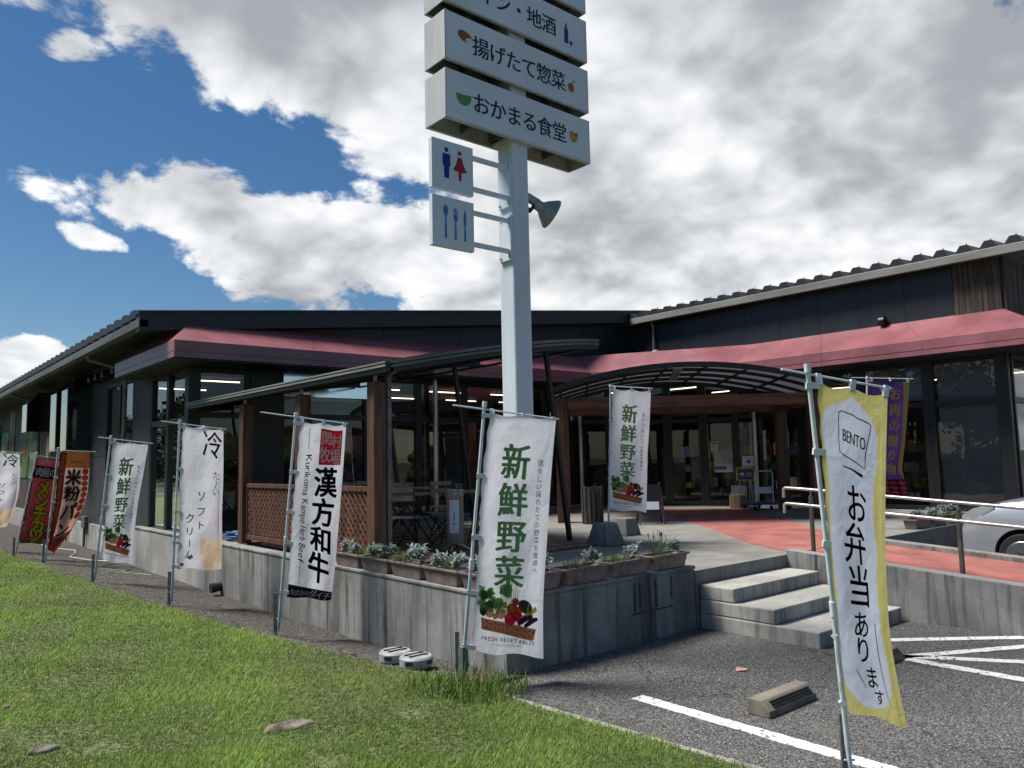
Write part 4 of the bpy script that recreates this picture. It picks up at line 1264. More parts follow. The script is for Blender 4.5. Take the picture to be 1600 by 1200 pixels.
def build_interior():
    slab('interior_floor', 'interior_floor', 4.7, 30, 14.13, 34, .5, .60)
    slab('interior_floor', 'interior_floor', 16.3, 30, 5.0, 14.1, .5, .60)
    MB().prism([(14.25, 14.12), (16.28, 10.3), (16.28, 14.12)], .5, .60).build('interior_floor', 'interior_floor', bld)
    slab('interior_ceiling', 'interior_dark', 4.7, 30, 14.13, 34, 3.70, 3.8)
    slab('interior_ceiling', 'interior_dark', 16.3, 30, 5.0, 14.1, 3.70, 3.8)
    slab('interior_wall', 'interior_wall', 4.7, 30, 26, 26.1, .6, 3.7)
    slab('interior_wall', 'interior_wall', 27, 27.1, 5, 26, .6, 3.7)
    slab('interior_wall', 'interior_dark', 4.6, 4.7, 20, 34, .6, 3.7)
    # cream display fascia and shelves seen through the glass
    slab('display_fascia', 'shelf_cream', 8.0, 12.4, 18.5, 18.6, 1.9, 2.5)
    slab('display_fascia', 'shelf_cream', 5.2, 7.0, 17.5, 17.6, 1.9, 2.45)
    slab('display_fascia', 'shelf_cream', 17.2, 17.3, 10.6, 13.5, 2.85, 3.05)
    r = random.Random(3)
    for i in range(9):
        x = 5.2 + i * 1.15
        slab('shelf', 'interior_wall', x, x + .9, 17.8, 18.2, .6, r.uniform(1.1, 1.6))
    for i in range(5):
        y = 5.4 + i * 1.0
        slab('shelf', 'shelf_cream', 18.0, 18.4, y, y + .8, .6, r.uniform(1.2, 1.9))
    for i in range(4):
        x = 16.6 + i * .9
        slab('shelf', 'shelf_cream', x, x + .5, 13.0 - i * .3, 13.4 - i * .3, .6, r.uniform(1.5, 2.3))
    gcol = [mat('goods_%d' % i, c_, .6, 0, .2, 5).name for i, c_ in enumerate(((.5, .1, .08), (.5, .38, .1), (.12, .3, .12), (.55, .5, .42), (.1, .16, .35), (.4, .22, .1)))]
    for x0_, y0_, dx_, dy_, n_ in ((5.3, 17.75, .38, 0, 26), (16.75, 5.5, 0, .34, 14), (17.95, 5.4, 0, .36, 14), (16.6, 12.5, .36, -.12, 8)):
        for k_ in range(n_):
            for lev in (.95, 1.35, 1.75):
                if r.random() < .7:
                    x_, y_ = x0_ + dx_ * k_, y0_ + dy_ * k_; w_ = r.uniform(.12, .3)
                    slab('goods_box', r.choice(gcol), x_, x_ + (w_ if dx_ else .15), y_, y_ + (w_ if not dx_ else .15), lev, lev + r.uniform(.12, .3))
    # lit fluorescent tubes on the ceiling
    for x in np.arange(5.4, 16, 2.1):
        for y in (15.2, 17.2, 19.4):
            MB().box(x, x + 1.15, y, y + .035, 3.62, 3.645).build('ceiling_lamp', 'tube_lamp', bld)
    for x in (17.2, 19.2, 21.4):
        for y in (5.8, 8.0, 10.4, 12.4):
            MB().box(x, x + .035, y, y + 1.15, 3.60, 3.625).build('ceiling_lamp', 'tube_lamp', bld)
    for k, (x, y) in enumerate(((17.0, 11.4), (17.4, 10.6), (17.1, 9.0), (17.2, 7.2), (18.2, 6.6))):
        MB().lathe([(.05, 0), (.06, .02), (.06, .05)], (x, y, 2.9 + .2 * (k % 2)), 12).build('spot_lamp', 'spot_lamp', bld)
    # low interior counter and posters right behind the doors
    o = slab('poster', 'painted_print_map', 15.84, 15.845, 10.95, 11.0, 1, 1.01) if False else None
    MB().obox((14.50, 13.32, 2.40), (14.72, 12.92, 2.40), .02, .16).build('exit_sign', 'exit_green', bld)


build_building()
build_interior()

# ------------------------------------------------------------------ door notices
def door_poster(c, w, h, pieces, name, label):
    """flat sheet taped to the door, c centre on the diagonal glass"""
    d = Vector((2.05, -3.8, 0)).normalized(); nrm = Vector((-3.8, -2.05, 0)).normalized()
    V = []; F = []; C = []
    def rect(u0, u1, z0, z1, col, off):
        b = len(V)
        for u, z in ((u0, z0), (u1, z0), (u1, z1), (u0, z1)):
            V.append(Vector(c) + d * u + Vector((0, 0, z)) + nrm * off)
            C.append(col)
        F.append((b, b + 1, b + 2, b + 3))
    rect(-w / 2, w / 2, -h / 2, h / 2, (.62, .62, .62), .02)
    for k, (u0, u1, z0, z1, col) in enumerate(pieces):
        rect(u0 * w, u1 * w, z0 * h, z1 * h, col, .0215 + k * .0004)
    me = bpy.data.meshes.new(name); me.from_pydata(V, [], F)
    at = me.color_attributes.new('Col', 'FLOAT_COLOR', 'POINT')
    for i, q in enumerate(C): at.data[i].color = (*q, 1)
    o = link_mesh(name, me, 'painted_print', origin=c); tag(o, label, 'poster')


door_poster((15.66, 11.05, 1.98), .17, .24, [(-.35, .35, .25, .38, (.1, .1, .12)), (-.15, -.05, -.15, .1, (.05, .05, .05)), (.05, .12, -.15, .1, (.05, .05, .05)), (-.3, .3, -.4, -.3, (.3, .3, .3))], 'door_notice', 'small white paper notice taped to the glass door above the map poster')
door_poster((15.77, 10.86, 1.62), .46, .50, [(-.5, .5, -.1, .5, (.45, .50, .46)), (-.2, .3, .1, .45, (.25, .42, .50)), (-.45, -.1, -.05, .3, (.5, .46, .3)), (.1, .5, -.1, .15, (.30, .40, .28)), (-.5, .1, -.38, -.22, (.25, .1, .28)), (-.05, .02, -.1, .4, (.5, .25, .15)), (.25, .3, .2, .5, (.5, .3, .2))], 'map_poster', 'colourful illustrated map poster on the right glass door')

# ------------------------------------------------------------------ terrace canopy
def build_terrace():
    t = thing('terrace_canopy', 'dark mono-pitch terrace canopy on brown timber posts with lattice screens', 'canopy', (4.56, 7.8, .58))
    def rz(x):
        s = (x - 4.42) / 3.3
        return 2.86 + .53 * (1 - (1 - min(1, s)) ** 1.35) - .02 * s
    for y in (7.8, 9.72, 11.7):
        p = MB().box(4.48, 4.64, y - .08, y + .08, .60, 2.70).build('post', 'brown_timber', t, bevel=.006)
        MB().tube([(4.52, y - .04, 2.70), (4.52, y - .04, 2.84)], .022, 8).build('post_stub', 'lamp_grey', p)
    MB().box(4.66, 4.72, 7.72, 7.78, .60, 2.80).build('downpipe', 'stake_grey', t, bevel=.01)
    MB().tube([(4.69, 7.74, 2.78), (4.78, 7.70, 2.85)], .026, 8).build('downpipe_elbow', 'stake_grey', t)
    # eave gutter + fascia strips
    MB().box(4.36, 4.46, 7.25, 13.88, 2.755, 2.875).build('eave_beam', 'dark_metal', t, bevel=.006)
    MB().box(4.345, 4.357, 7.25, 13.88, 2.852, 2.872).build('eave_trim', 'gutter_grey', t)
    MB().box(4.345, 4.357, 7.25, 13.88, 2.812, 2.836).build('eave_trim', 'gutter_grey', t)
    xs = np.linspace(4.42, 7.72, 15)
    # front and intermediate rafters
    for k, y in enumerate((7.28, 8.6, 9.92, 11.24, 12.56, 13.86)):
        dp_ = .11 if k == 0 else .08
        secs = [[(x, y - .03, rz(x) - dp_), (x, y + .03, rz(x) - dp_), (x, y + .03, rz(x) + .03), (x, y - .03, rz(x) + .03)] for x in xs]
        MB().loft(secs).build('rafter', 'dark_metal', t)
        if k == 0:
            secs = [[(x, y - .042, rz(x) - .012), (x, y - .032, rz(x) - .012), (x, y - .032, rz(x) + .022), (x, y - .042, rz(x) + .022)] for x in xs]
            MB().loft(secs).build('rafter_trim', 'gutter_dark', t)
            secs = [[(x, y - .042, rz(x) - .055), (x, y - .032, rz(x) - .055), (x, y - .032, rz(x) - .03), (x, y - .042, rz(x) - .03)] for x in xs]
            MB().loft(secs).build('rafter_trim', 'gutter_dark', t)
        if k < 5:
            y2 = (7.28, 8.6, 9.92, 11.24, 12.56, 13.86)[k + 1]
            secs = [[(x, y + .032, rz(x) + .004), (x, y2 - .032, rz(x) + .004), (x, y2 - .032, rz(x) + .012), (x, y + .032, rz(x) + .012)] for x in xs]
            MB().loft(secs).build('roof_sheet', 'smoked_sheet', t)
    for x in (5.6, 6.7, 7.67):
        MB().box(x - .03, x + .03, 7.32, 13.8, rz(x) - .10, rz(x) - .073).build('purlin', 'dark_metal', t)
    for y in (8.0, 10.2, 12.4):
        MB().obox((7.80, y, .62), (7.42, y, 3.30), .062, .062, (0, 1, 0)).build('strut', 'dark_metal', t, bevel=.006)
    # lattice screens
    for (y0, y1) in ((7.89, 9.63), (9.81, 11.61)):
        z0, z1 = .72, 1.50
        f = MB().box(4.53, 4.59, y0, y1, z1 - .06, z1)
        f.box(4.53, 4.59, y0, y1, z0 - .05, z0 + .02); f.box(4.532, 4.588, y0, y0 + .05, z0 + .02, z1 - .06); f.box(4.532, 4.588, y1 - .05, y1, z0 + .02, z1 - .06)
        fr = f.build('lattice_screen', 'brown_timber', t, bevel=.004)
        a0, a1, b0, b1 = y0 + .05, y1 - .05, z0 + .02, z1 - .06
        for sgn, xx in ((1, 4.552), (-1, 4.568)):
            m = MB(); c = -2.0
            while c < 3:
                # line z - b0 = sgn*(y - a0) + off
                pts = []
                for q in range(2):
                    pass
                off = c
                if sgn > 0:
                    ya, yb = max(a0, a0 - off), min(a1, a0 - off + (b1 - b0))
                    za = lambda y_: b0 + (y_ - a0) + off
                else:
                    ya, yb = max(a0, a0 + off - (b1 - b0)), min(a1, a0 + off)
                    za = lambda y_: b0 - (y_ - a0) + off
                if yb - ya > .02:
                    m.obox((xx, ya, za(ya)), (xx, yb, za(yb)), .012, .036, (1, 0, 0)) if False else m.obox((xx, ya, za(ya)), (xx, yb, za(yb)), .036, .012, (1, 0, 0))
                c += .115
            o = m.build('lattice_slats', 'brown_timber', fr); o['kind'] = 'stuff'
    # hose on the ground by the first post
    pts = []
    for k in range(60):
        a = k * .42; r = .17 + .02 * math.sin(k * 1.1)
        pts.append((4.70 + r * math.cos(a) * .7, 12.45 + r * math.sin(a) * 1.3, .60 + .0022 * k))
    MB().tube(pts, .014, 7).build('coiled_hose', 'hose_blue', None, smooth=True, origin=(4.7, 12.45, .58))
    tag(bpy.data.objects['coiled_hose'], 'coiled blue garden hose lying beside the lattice screen post', 'hose')


build_terrace()

# ------------------------------------------------------------------ entrance canopy
def build_entrance():
    FL, FR = Vector((10.2, 10.6, 0)), Vector((13.72, 7.42, 0)); D = Vector((1.75, 1.75, 0))
    t = thing('entrance_canopy', 'arched dark entrance canopy on brown timber posts and beams over the doors', 'canopy', (10.2, 10.6, .58))
    ax = (FR - FL).normalized(); ay = D.normalized()
    def post(p):
        m = MB(); s = .115
        vs = [p + ax * (a * s) + ay * (b * s) + Vector((0, 0, z)) for z in (.585, 2.90) for a, b in ((-1, -1), (1, -1), (1, 1), (-1, 1))]
        m.add(vs, [(3, 2, 1, 0), (4, 5, 6, 7), (0, 1, 5, 4), (1, 2, 6, 5), (2, 3, 7, 6), (3, 0, 4, 7)])
        m.build('post', 'brown_timber', t, bevel=.006)
    for p in (FL, FR, FL + D, FR + D): post(p)
    MB().obox(FL + ax * .118 + Vector((0, 0, 2.81)), FR - ax * .118 + Vector((0, 0, 2.81)), .15, .21).build('beam', 'brown_beam', t, bevel=.005)
    MB().obox(FL + D + ax * .118 + Vector((0, 0, 2.81)), FR + D - ax * .118 + Vector((0, 0, 2.81)), .15, .21).build('beam', 'brown_beam', t, bevel=.005)
    for p in (FL, FR):
        MB().obox(p + ay * .118 + Vector((0, 0, 2.81)), p + D - ay * .118 + Vector((0, 0, 2.81)), .15, .21).build('beam', 'brown_beam', t, bevel=.005)
    # arched roof
    A = FL - ax * .22; L = (FR - FL).length + .44
    def pt(s, dpt, lift=0.0):
        z = 3.02 + .44 * (1 - (2 * s - 1) ** 2) + lift
        return A + ax * (L * s) + ay * dpt + Vector((0, 0, z))
    ss = np.linspace(0, 1, 25)
    for i, dp in enumerate((-.62, .28, 1.18, 2.08, 2.98)):
        hh = .075 if i in (0, 4) else .055
        secs = [[pt(s, dp - .028, -hh), pt(s, dp + .028, -hh), pt(s, dp + .028, .02), pt(s, dp - .028, .02)] for s in ss]
        MB().loft(secs).build('arch_rib', 'dark_metal', t)
    nb = 7
    for k in range(nb + 1):
        s = k / nb
        MB().obox(pt(s, -.59, -.018), pt(s, 2.95, -.018), .04, .035).build('purlin', 'dark_metal', t)
    for k in range(nb):
        s0, s1 = k / nb + .004, (k + 1) / nb - .004
        for i, (d0, d1) in enumerate(((-.59, .25), (.31, 1.15), (1.21, 2.05), (2.11, 2.95))):
            sq = np.linspace(s0, s1, 5)
            V = []; F = []
            for s in sq: V += [pt(s, d0, .006), pt(s, d1, .006)]
            for q in range(4): F.append((q * 2, q * 2 + 1, q * 2 + 3, q * 2 + 2))
            MB().add(V, F).build('roof_pane', 'smoked_pane', t)
    for p, s in ((FL, .06), (FR, .94)):
        for dp in (0.0, 1.75 * 1.414):
            q = p + ay * dp
            MB().tube([q + Vector((0, 0, 2.9)), q + Vector((0, 0, 3.08))], .03, 8).build('bracket', 'dark_metal', t)
    # diagonal brace plate
    MB().obox(pt(.47, -.1, -.05), pt(.50, 1.9, -.05), .16, .03).build('light_batten', 'lamp_grey', t)


build_entrance()

# ------------------------------------------------------------------ sign tower
def build_sign():
    t = thing('sign_tower', 'tall white sign tower with stacked board boxes and pictogram plates', 'sign', (4.7, 5.46, .6))
    s = .106
    MB().box(4.70 - s, 4.70 + s, 5.46 - s, 5.46 + s, .585, 7.6).build('pole', 'pole_white', t, bevel=.022, seg=3)
    x0, x1, y0, y1 = 3.80, 5.61, 5.30, 5.62
    zs = (4.77, 5.31, 5.85, 6.39)
    for i, z in enumerate(zs):
        h = .455
        b = MB()
        b.box(x0 + .012, x1 - .012, y0, y0 + .012, z + .012, z + h)          # front face
        bo = b.build('sign_box', 'sign_white', t, bevel=.003)
        m = MB(); m.box(x0, x0 + .012, y0 + .0, y1, z, z + h); m.box(x1 - .012, x1, y0, y1, z, z + h); m.box(x0 + .012, x1 - .012, y1 - .012, y1, z, z + h)
        m.build('side_panel', 'sign_grey', bo, bevel=.003)
        m = MB(); m.box(x0 + .012, x1 - .012, y0 + .0015, y0 + .03, z - .002, z + .0115); m.box(x0 + .012, x1 - .012, y1 - .03, y1 - .013, z, z + .012)
        m.build('lower_edge', 'sign_grey', bo)
        m = MB(); m.box(x0 + .014, x1 - .014, y0 + .014, y1 - .014, z + .16, z + .17); m.box(x0 + .014, x1 - .014, y0 + .014, y1 - .014, z + h - .01, z + h - .002)
        m.build('inner_plate', 'sign_under', bo)
        for xx in (4.18, 4.52, 4.86, 5.22): MB().box(xx, xx + .022, y0 + .02, y1 - .02, z + .05, z + .158).build('inner_rib', 'sign_under', bo)
        p = Print()
        yb = .455
        if i == 0:
            p.row('おかまる食堂', .40, .235, .205, .196, NAVY, 1, smear=.010, bold=.007)
            p.poly([(.20 + .085 * math.cos(a) * 1.0, .20 + .10 * math.sin(a)) for a in np.linspace(0, math.pi, 14)], (.07, .27, .05), 1)
            p.quadstrip([(.19, .205), (.31, .192)], .008, (.07, .27, .05), 1)
            p.poly([(1.575 + .06 * math.cos(a), .20 + .09 * math.sin(a)) for a in np.linspace(0, math.pi, 14)], (.45, .23, .04), 1)
            p.poly([(1.515, .20), (1.54, .17), (1.565, .205), (1.585, .18), (1.605, .21), (1.635, .18), (1.632, .215)], (.40, .20, .05), 1.5)
        elif i == 1:
            p.row('揚げたて惣菜', .405, .235, .205, .196, NAVY, 1, smear=.010, bold=.007)
            p.ell(.225, .185, .085, .052, (.27, .08, .025), 1, .25)
            p.ell(.272, .21, .045, .026, (.62, .6, .6), 1.4, -.25)
            p.ell(1.56, .255, .042, .05, (.40, .075, .02), 1); p.quadstrip([(1.57, .21), (1.60, .17), (1.62, .19)], .012, (.40, .1, .03), 1.3)
        elif i == 2:
            p.row('ワイン・地酒', .285, .235, .205, .198, NAVY, 1, smear=.010, bold=.007)
            p.poly([(1.485, .34), (1.485, .20), (1.50, .17), (1.502, .13), (1.522, .13), (1.524, .17), (1.54, .20), (1.54, .34)], (.02, .02, .22), 1)
            p.poly([(1.555, .30), (1.60, .30), (1.59, .345), (1.565, .345)], (.02, .02, .22), 1)
            p.ell(.12, .2, .05, .07, (.20, .02, .08), 1)
        fn = lambda x, y, l, z=z, h=h: (x0 + x, y0 - .0012 - .0004 * l, z + h - y)
        if p.v: link_mesh('lettering', p.mesh('lettering', fn), 'painted_print', bo)
    MB().box(4.55, 4.85, 5.30 + .03, 5.60, 4.775, 4.80).build('pole_collar', 'sign_grey', t)
    # pictogram plates
    for k, (z0, z1) in enumerate(((4.135, 4.585), (3.625, 4.075))):
        pl = MB().box(3.69, 4.14, 5.36, 5.41, z0, z1).build('pictogram_plate', 'sign_white', t, bevel=.004)
        for zz in (z0 + .06, z1 - .10):
            MB().box(4.141, 4.565, 5.372, 5.402, zz, zz + .04).build('arm', 'pole_white', pl)
        MB().box(4.566, 4.5935, 5.36, 5.53, z0 + .0, z1 - .02).build('bracket_plate', 'pole_white', pl, bevel=.002)
        for zz in (z0 + .03, z1 - .05):
            for yy in (5.375, 5.50): MB().lathe([(.011, 0), (.011, -.012)], (4.566, yy, zz), 8, 'x').build('bolt', 'stainless', pl)
        p = Print()
        if k == 0:
            bl, rd = (.01, .022, .22), (.33, .012, .035)
            p.ell(.155, .085, .021, .021, bl, 1); p.poly([(.115, .12), (.195, .12), (.198, .225), (.185, .235), (.182, .34), (.130, .34), (.127, .235), (.112, .225)], bl, 1)
            p.ell(.30, .085, .021, .021, rd, 1); p.poly([(.278, .125), (.322, .125), (.342, .19), (.378, .25), (.318, .262), (.315, .34), (.287, .34), (.284, .262), (.224, .25), (.26, .19)], rd, 1)
        else:
            c = (.02, .18, .50)
            p.ell(.14, .125, .026, .05, c, 1); p.quadstrip([(.14, .15), (.14, .37)], [.012, .024], c, 1.2)
            for dx in (-.016, 0, .016): p.quadstrip([(.245 + dx, .09), (.245 + dx, .17)], .009, c, 1)
            p.ell(.245, .178, .022, .03, c, 1.2); p.quadstrip([(.245, .19), (.245, .37)], [.012, .024], c, 1.3)
            p.poly([(.345, .08), (.358, .10), (.362, .20), (.358, .23), (.335, .23), (.333, .15)], c, 1); p.quadstrip([(.348, .22), (.348, .37)], [.014, .024], c, 1.2)
        fn = lambda x, y, l, z1=z1: (3.69 + x, 5.36 - .001 - .0004 * l, z1 - y)
        link_mesh('pictogram', p.mesh('pictogram', fn), 'painted_print', pl)
    # floodlight
    fl = thing('floodlight', 'grey round floodlight bolted to the side of the white sign pole', 'floodlight', (4.81, 5.4, 4.2))
    c = Vector((4.99, 5.37, 4.20)); ax = Vector((.78, -.25, -.42)).normalized()
    prof = [(.035, -.10), (.05, -.085), (.055, -.02), (.085, .01), (.13, .07), (.15, .10), (.152, .115), (.135, .12)]
    m = MB().lathe(prof, (0, 0, 0), 24); R_ = Vector((0, 0, 1)).rotation_difference(ax).to_matrix()
    m.v = [tuple(c + R_ @ Vector(v)) for v in m.v]
    hd = m.build('lamp_head', 'lamp_grey', fl, smooth=True)
    m = MB().lathe([(.134, .1205), (.06, .135), (.01, .138)], (0, 0, 0), 24); m.v = [tuple(c + R_ @ Vector(v)) for v in m.v]
    m.build('lens', 'lamp_glass', hd, smooth=True)
    MB().obox((4.806, 5.40, 4.29), (4.95, 5.385, 4.24), .06, .07).build('bracket', 'lamp_grey', fl, bevel=.008)
    MB().obox((4.806, 5.42, 4.18), (4.87, 5.40, 4.155), .03, .04).build('arm', 'dark_metal', fl, bevel=.004)
    MB().obox((4.86, 5.40, 4.16), (4.90, 5.39, 4.22), .03, .03).build('arm', 'dark_metal', fl, bevel=.004)


build_sign()

# ------------------------------------------------------------------ flags
def catmull(pts, t):
    n = len(pts) - 1; s = min(max(t, 0), 1) * n; i = min(int(s), n - 1); f = s - i
    p0, p1, p2, p3 = pts[max(0, i - 1)], pts[i], pts[i + 1], pts[min(n, i + 2)]
    return .5 * ((2 * p1) + (p2 - p0) * f + (2 * p0 - 5 * p1 + 4 * p2 - p3) * f * f + (3 * p1 - p0 - 3 * p2 + p3) * f ** 3)


def build_flag(label, pole_px, bar_px, lpx, rpx, D, art, ground, dD=0.22, body=(.70, .72, .77), fold=.012, seed=0, stake=True, W=.60, H=1.80, blue=True, rad=.013, name='banner_flag', pole_from=None):
    (bx, by), (tx, ty) = pole_px
    P1 = survey(tx, ty, D); P0 = survey(bx, by, D)
    # pole foot on its ground height
    k = (P0.z - ground); P0 = P0 + (P0 - P1).normalized() * (k if k > 0 else 0)
    t = thing(name, label, 'banner', tuple(P0), 'nobori banners in front of the shop')
    mid = P0.lerp(P1, .42)
    MB().tube([P0, mid], rad * 1.15, 10).build('lower_pole', 'flagpole_blue' if blue else 'flagpole_plastic', t, smooth=True)
    up = MB().tube([mid - (P1 - P0).normalized() * .03, P1], rad, 10).build('upper_pole', 'flagpole_plastic', t, smooth=True)
    MB().tube([mid - (P1 - P0).normalized() * .04, mid + (P1 - P0).normalized() * .04], rad * 1.5, 10).build('pole_joint', 'flagpole_plastic', t, smooth=True)
    MB().tube([P1 - (P1 - P0).normalized() * .01, P1 + (P1 - P0).normalized() * .035], rad * 1.45, 10).build('pole_cap', 'flagpole_plastic', t, smooth=True)
    span = abs(rpx[0][0] - lpx[0][0])
    def dep(x): return D + dD * (x - tx) / max(1, span)
    B0, B1 = [survey(x, y, dep(x)) for x, y in bar_px]
    MB().tube([B0, B1], rad * .5, 8).build('crossbar', 'flagpole_plastic', t, smooth=True)
    Lp = [survey(x, y, D - .01) for x, y in lpx]; fold *= 1.45; Rp = [survey(x, y, dep(max(x, tx + span * .35))) for x, y in rpx]
    nrm = (Rp[0] - Lp[0]).cross(Lp[-1] - Lp[0]).normalized()
    if nrm.dot(CAMP - Lp[0]) < 0: nrm = -nrm
    ph = seed * 1.7
    def S(u, v, l=0.0):
        a, b = catmull(Lp, v), catmull(Rp, v)
        p = a.lerp(b, u)
        env = (.25 + .75 * min(1, v * 1.5)) * math.sin(math.pi * min(1, max(0, .12 + u * .95))) ** .5
        d = fold * env * (math.sin(5.2 * u + 2.2 * v + ph) + .7 * math.sin(9.5 * u - 4 * v + ph * 2) + .6 * math.sin(7 * v + 2.5 * u + ph))
        d += fold * .35 * math.sin(23 * v + 6 * u + ph) * u * (1 - u) * 2
        sag = .020 * max(0, 1 - v * 9) * math.sin(2 * math.pi * u) ** 2
        sag -= .012 * max(0, (v - .9) * 10) * math.sin(3.0 * math.pi * u + ph)
        side = .010 * math.sin(10 * math.pi * v) ** 2 * max(0, 1 - 7 * u)
        return p + nrm * (d + .003 * (1 if l > 0 else 0) + .0007 * l) - Vector((0, 0, sag)) + (b - a) * (side / max(.2, (b - a).length))
    p = Print(); art(p, W, H)
    nu, nv = (24, 64) if p.region is None else (96, 240)
    V = [S(i / nu, j / nv) for j in range(nv + 1) for i in range(nu + 1)]
    F = [(j * (nu + 1) + i, j * (nu + 1) + i + 1, (j + 1) * (nu + 1) + i + 1, (j + 1) * (nu + 1) + i) for j in range(nv) for i in range(nu)]
    cc = np.tile(np.array(body), (len(V), 1))
    if p.region:
        for j in range(nv + 1):
            for i in range(nu + 1):
                q_ = p.region(i / nu, j / nv)
                if q_: cc[j * (nu + 1) + i] = q_
    me = np_mesh('cloth', [tuple(v) for v in V], F, cc)
    cl = link_mesh('cloth', me, 'flag_cloth', t); smoothish(cl, 180)
    me = p.mesh('printing', lambda x, y, l: S(min(1, max(0, x / W)), min(1, max(0, y / H)), l))
    lo = link_mesh('printing', me, 'flag_cloth', cl); smoothish(lo, 180)
    # loops: on pole and on the bar
    ax = (P1 - P0).normalized()
    for v in (.02, .26, .5, .74, .97):
        q = catmull(Lp, v); f = max(0, min(1, (q - P0).dot(ax) / (P1 - P0).length)); r = P0.lerp(P1, f)
        e = q.lerp(catmull(Rp, v), .045)
        if (e - r).length > .005: MB().obox(r - (e - r).normalized() * .018, e, .028, .034, ax).build('loop', 'flagpole_plastic', t)
    for u in (.04, .5, .96):
        q = S(u, .012)
        bl_ = B0.lerp(B1, max(0, min(1, (q - B0).dot((B1 - B0).normalized()) / (B1 - B0).length)))
        MB().obox(q + nrm * .003, bl_ + (bl_ - q).normalized() * .012 + nrm * .003, .032, .016, nrm).build('loop', 'flagpole_plastic', t)
    if stake:
        s0 = Vector((P0.x - .025, P0.y + .02, ground - .1))
        MB().tube([s0, s0 + Vector((.002, .004, .36 + .1))], .021, 4).build('stake', 'stake_grey', t)
        MB().tube([P0 + ax * .12 - RT * .03, P0 + ax * .12 + RT * .03], .006, 6).build('tie', 'flagpole_plastic', t)
    return t


WHITE = (.84, .85, .92)
build_flag('large white banner with green lettering at the wall corner in front of the sign pole', ((722, 1057), (757, 634)), ((708, 633), (873, 655)),
           [(765, 645), (753, 740), (747, 840), (742, 930), (736, 1018)], [(869, 652), (861, 745), (855, 840), (849, 935), (849, 1027)], 6.05, art_fresh, .08, .22, WHITE, .010, 1)
build_flag('white banner with red seal and bold black brush lettering beside the lattice screen', ((435, 985), (462, 650)), ((407, 644), (543, 662)),
           [(469, 658), (463, 735), (456, 800), (454, 850), (448, 932)], [(541, 664), (536, 735), (530, 810), (524, 880), (517, 938)], 8.07, art_beef, .08, .2, WHITE, .010, 2)
build_flag('white soft ice cream banner with dark lettering near the glazed building corner', ((268, 940), (281, 660)), ((252, 658), (353, 671)),
           [(285, 664), (282, 730), (280, 800), (278, 850), (276, 888)], [(349, 671), (349, 740), (347, 800), (347, 850), (346, 891)], 9.88, art_soft, .08, .25, WHITE, .010, 3)
build_flag('white banner with green lettering leaning in front of the left window wall', ((148, 905), (173, 684)), ((153, 683), (239, 693)),
           [(176, 689), (170, 740), (166, 790), (162, 830), (156, 876)], [(232, 694), (224, 740), (215, 790), (210, 835), (207, 882)], 11.98, art_fresh, .09, .2, (.80, .82, .90), .012, 4)
build_flag('orange and maroon bread banner curling in the wind beside the black flue hoods', ((70, 882), (91, 702)), ((75, 703), (150, 706)),
           [(94, 705), (89, 745), (85, 785), (78, 830), (74, 858)], [(140, 706), (139, 745), (134, 780), (114, 825), (84, 864)], 14.6, art_kome, .09, .3, (.50, .31, .24), .02, 5)
build_flag('dark red banner with fat yellow lettering at the left end of the lawn', ((24, 866), (57, 710)), ((46, 710), (94, 717)),
           [(58, 713), (50, 748), (42, 785), (35, 818), (28, 848)], [(92, 718), (88, 752), (84, 790), (80, 825), (74, 850)], 15.3, art_menchi, .09, .3, (.16, .022, .032), .012, 6)
build_flag('white soft ice cream banner cut off by the left edge of the view', ((-34, 870), (-24, 703)), ((-36, 703), (36, 708)),
           [(-21, 706), (-22, 740), (-24, 770), (-25, 800), (-27, 826)], [(31, 708), (31, 740), (29, 770), (21, 800), (9, 824)], 16.6, art_soft, .09, .3, WHITE, .02, 7)
build_flag('white banner with green lettering standing on the deck before the entrance', ((951, 826), (954, 604)), ((951, 603), (1020, 607)),
           [(957, 607), (955, 655), (953, 705), (952, 750), (950, 796)], [(1017, 611), (1015, 660), (1012, 710), (1011, 755), (1010, 800)], 10.9, art_fresh, .80, .12, WHITE, .009, 8, stake=False, blue=False)
build_flag('yellow lunch banner with pale gourd shape in the right foreground', ((1329, 1206), (1262, 578)), ((1221, 577), (1392, 607)),
           [(1275, 597), (1284, 700), (1294, 850), (1304, 1000), (1316, 1108)], [(1387, 617), (1384, 740), (1384, 870), (1392, 1000), (1417, 1136)], 4.2, art_bento, .0, .12, (.72, .66, .24), .008, 9, rad=.0125, blue=False)
build_flag('purple and gold meat gift banner on the deck behind the yellow banner', ((1352, 826), (1355, 591)), ((1331, 590), (1427, 592)),
           [(1360, 593), (1360, 640), (1361, 690), (1362, 735), (1364, 770)], [(1421, 596), (1418, 640), (1414, 690), (1410, 735), (1421, 774)], 12.2, art_meat, .58, .1, (.075, .04, .17), .012, 10, stake=False, blue=False)


def square_stake(loc, h, label):
    MB().box(loc[0] - .028, loc[0] + .028, loc[1] - .028, loc[1] + .028, loc[2], loc[2] + h).add([(loc[0] - .03, loc[1] - .03, loc[2] + h + .001), (loc[0] + .03, loc[1] - .03, loc[2] + h + .001), (loc[0] + .03, loc[1] + .03, loc[2] + h + .001), (loc[0] - .03, loc[1] + .03, loc[2] + h + .001), (loc[0], loc[1], loc[2] + h + .012)], [(0, 1, 4), (1, 2, 4), (2, 3, 4), (3, 0, 4)]).build('square_stake', 'stake_grey', None, origin=loc)
    tag(bpy.data.objects['square_stake'], label, 'stake')


square_stake((3.70, 5.02, .0), .33, 'small square grey post with pale cap beside the front banner pole')


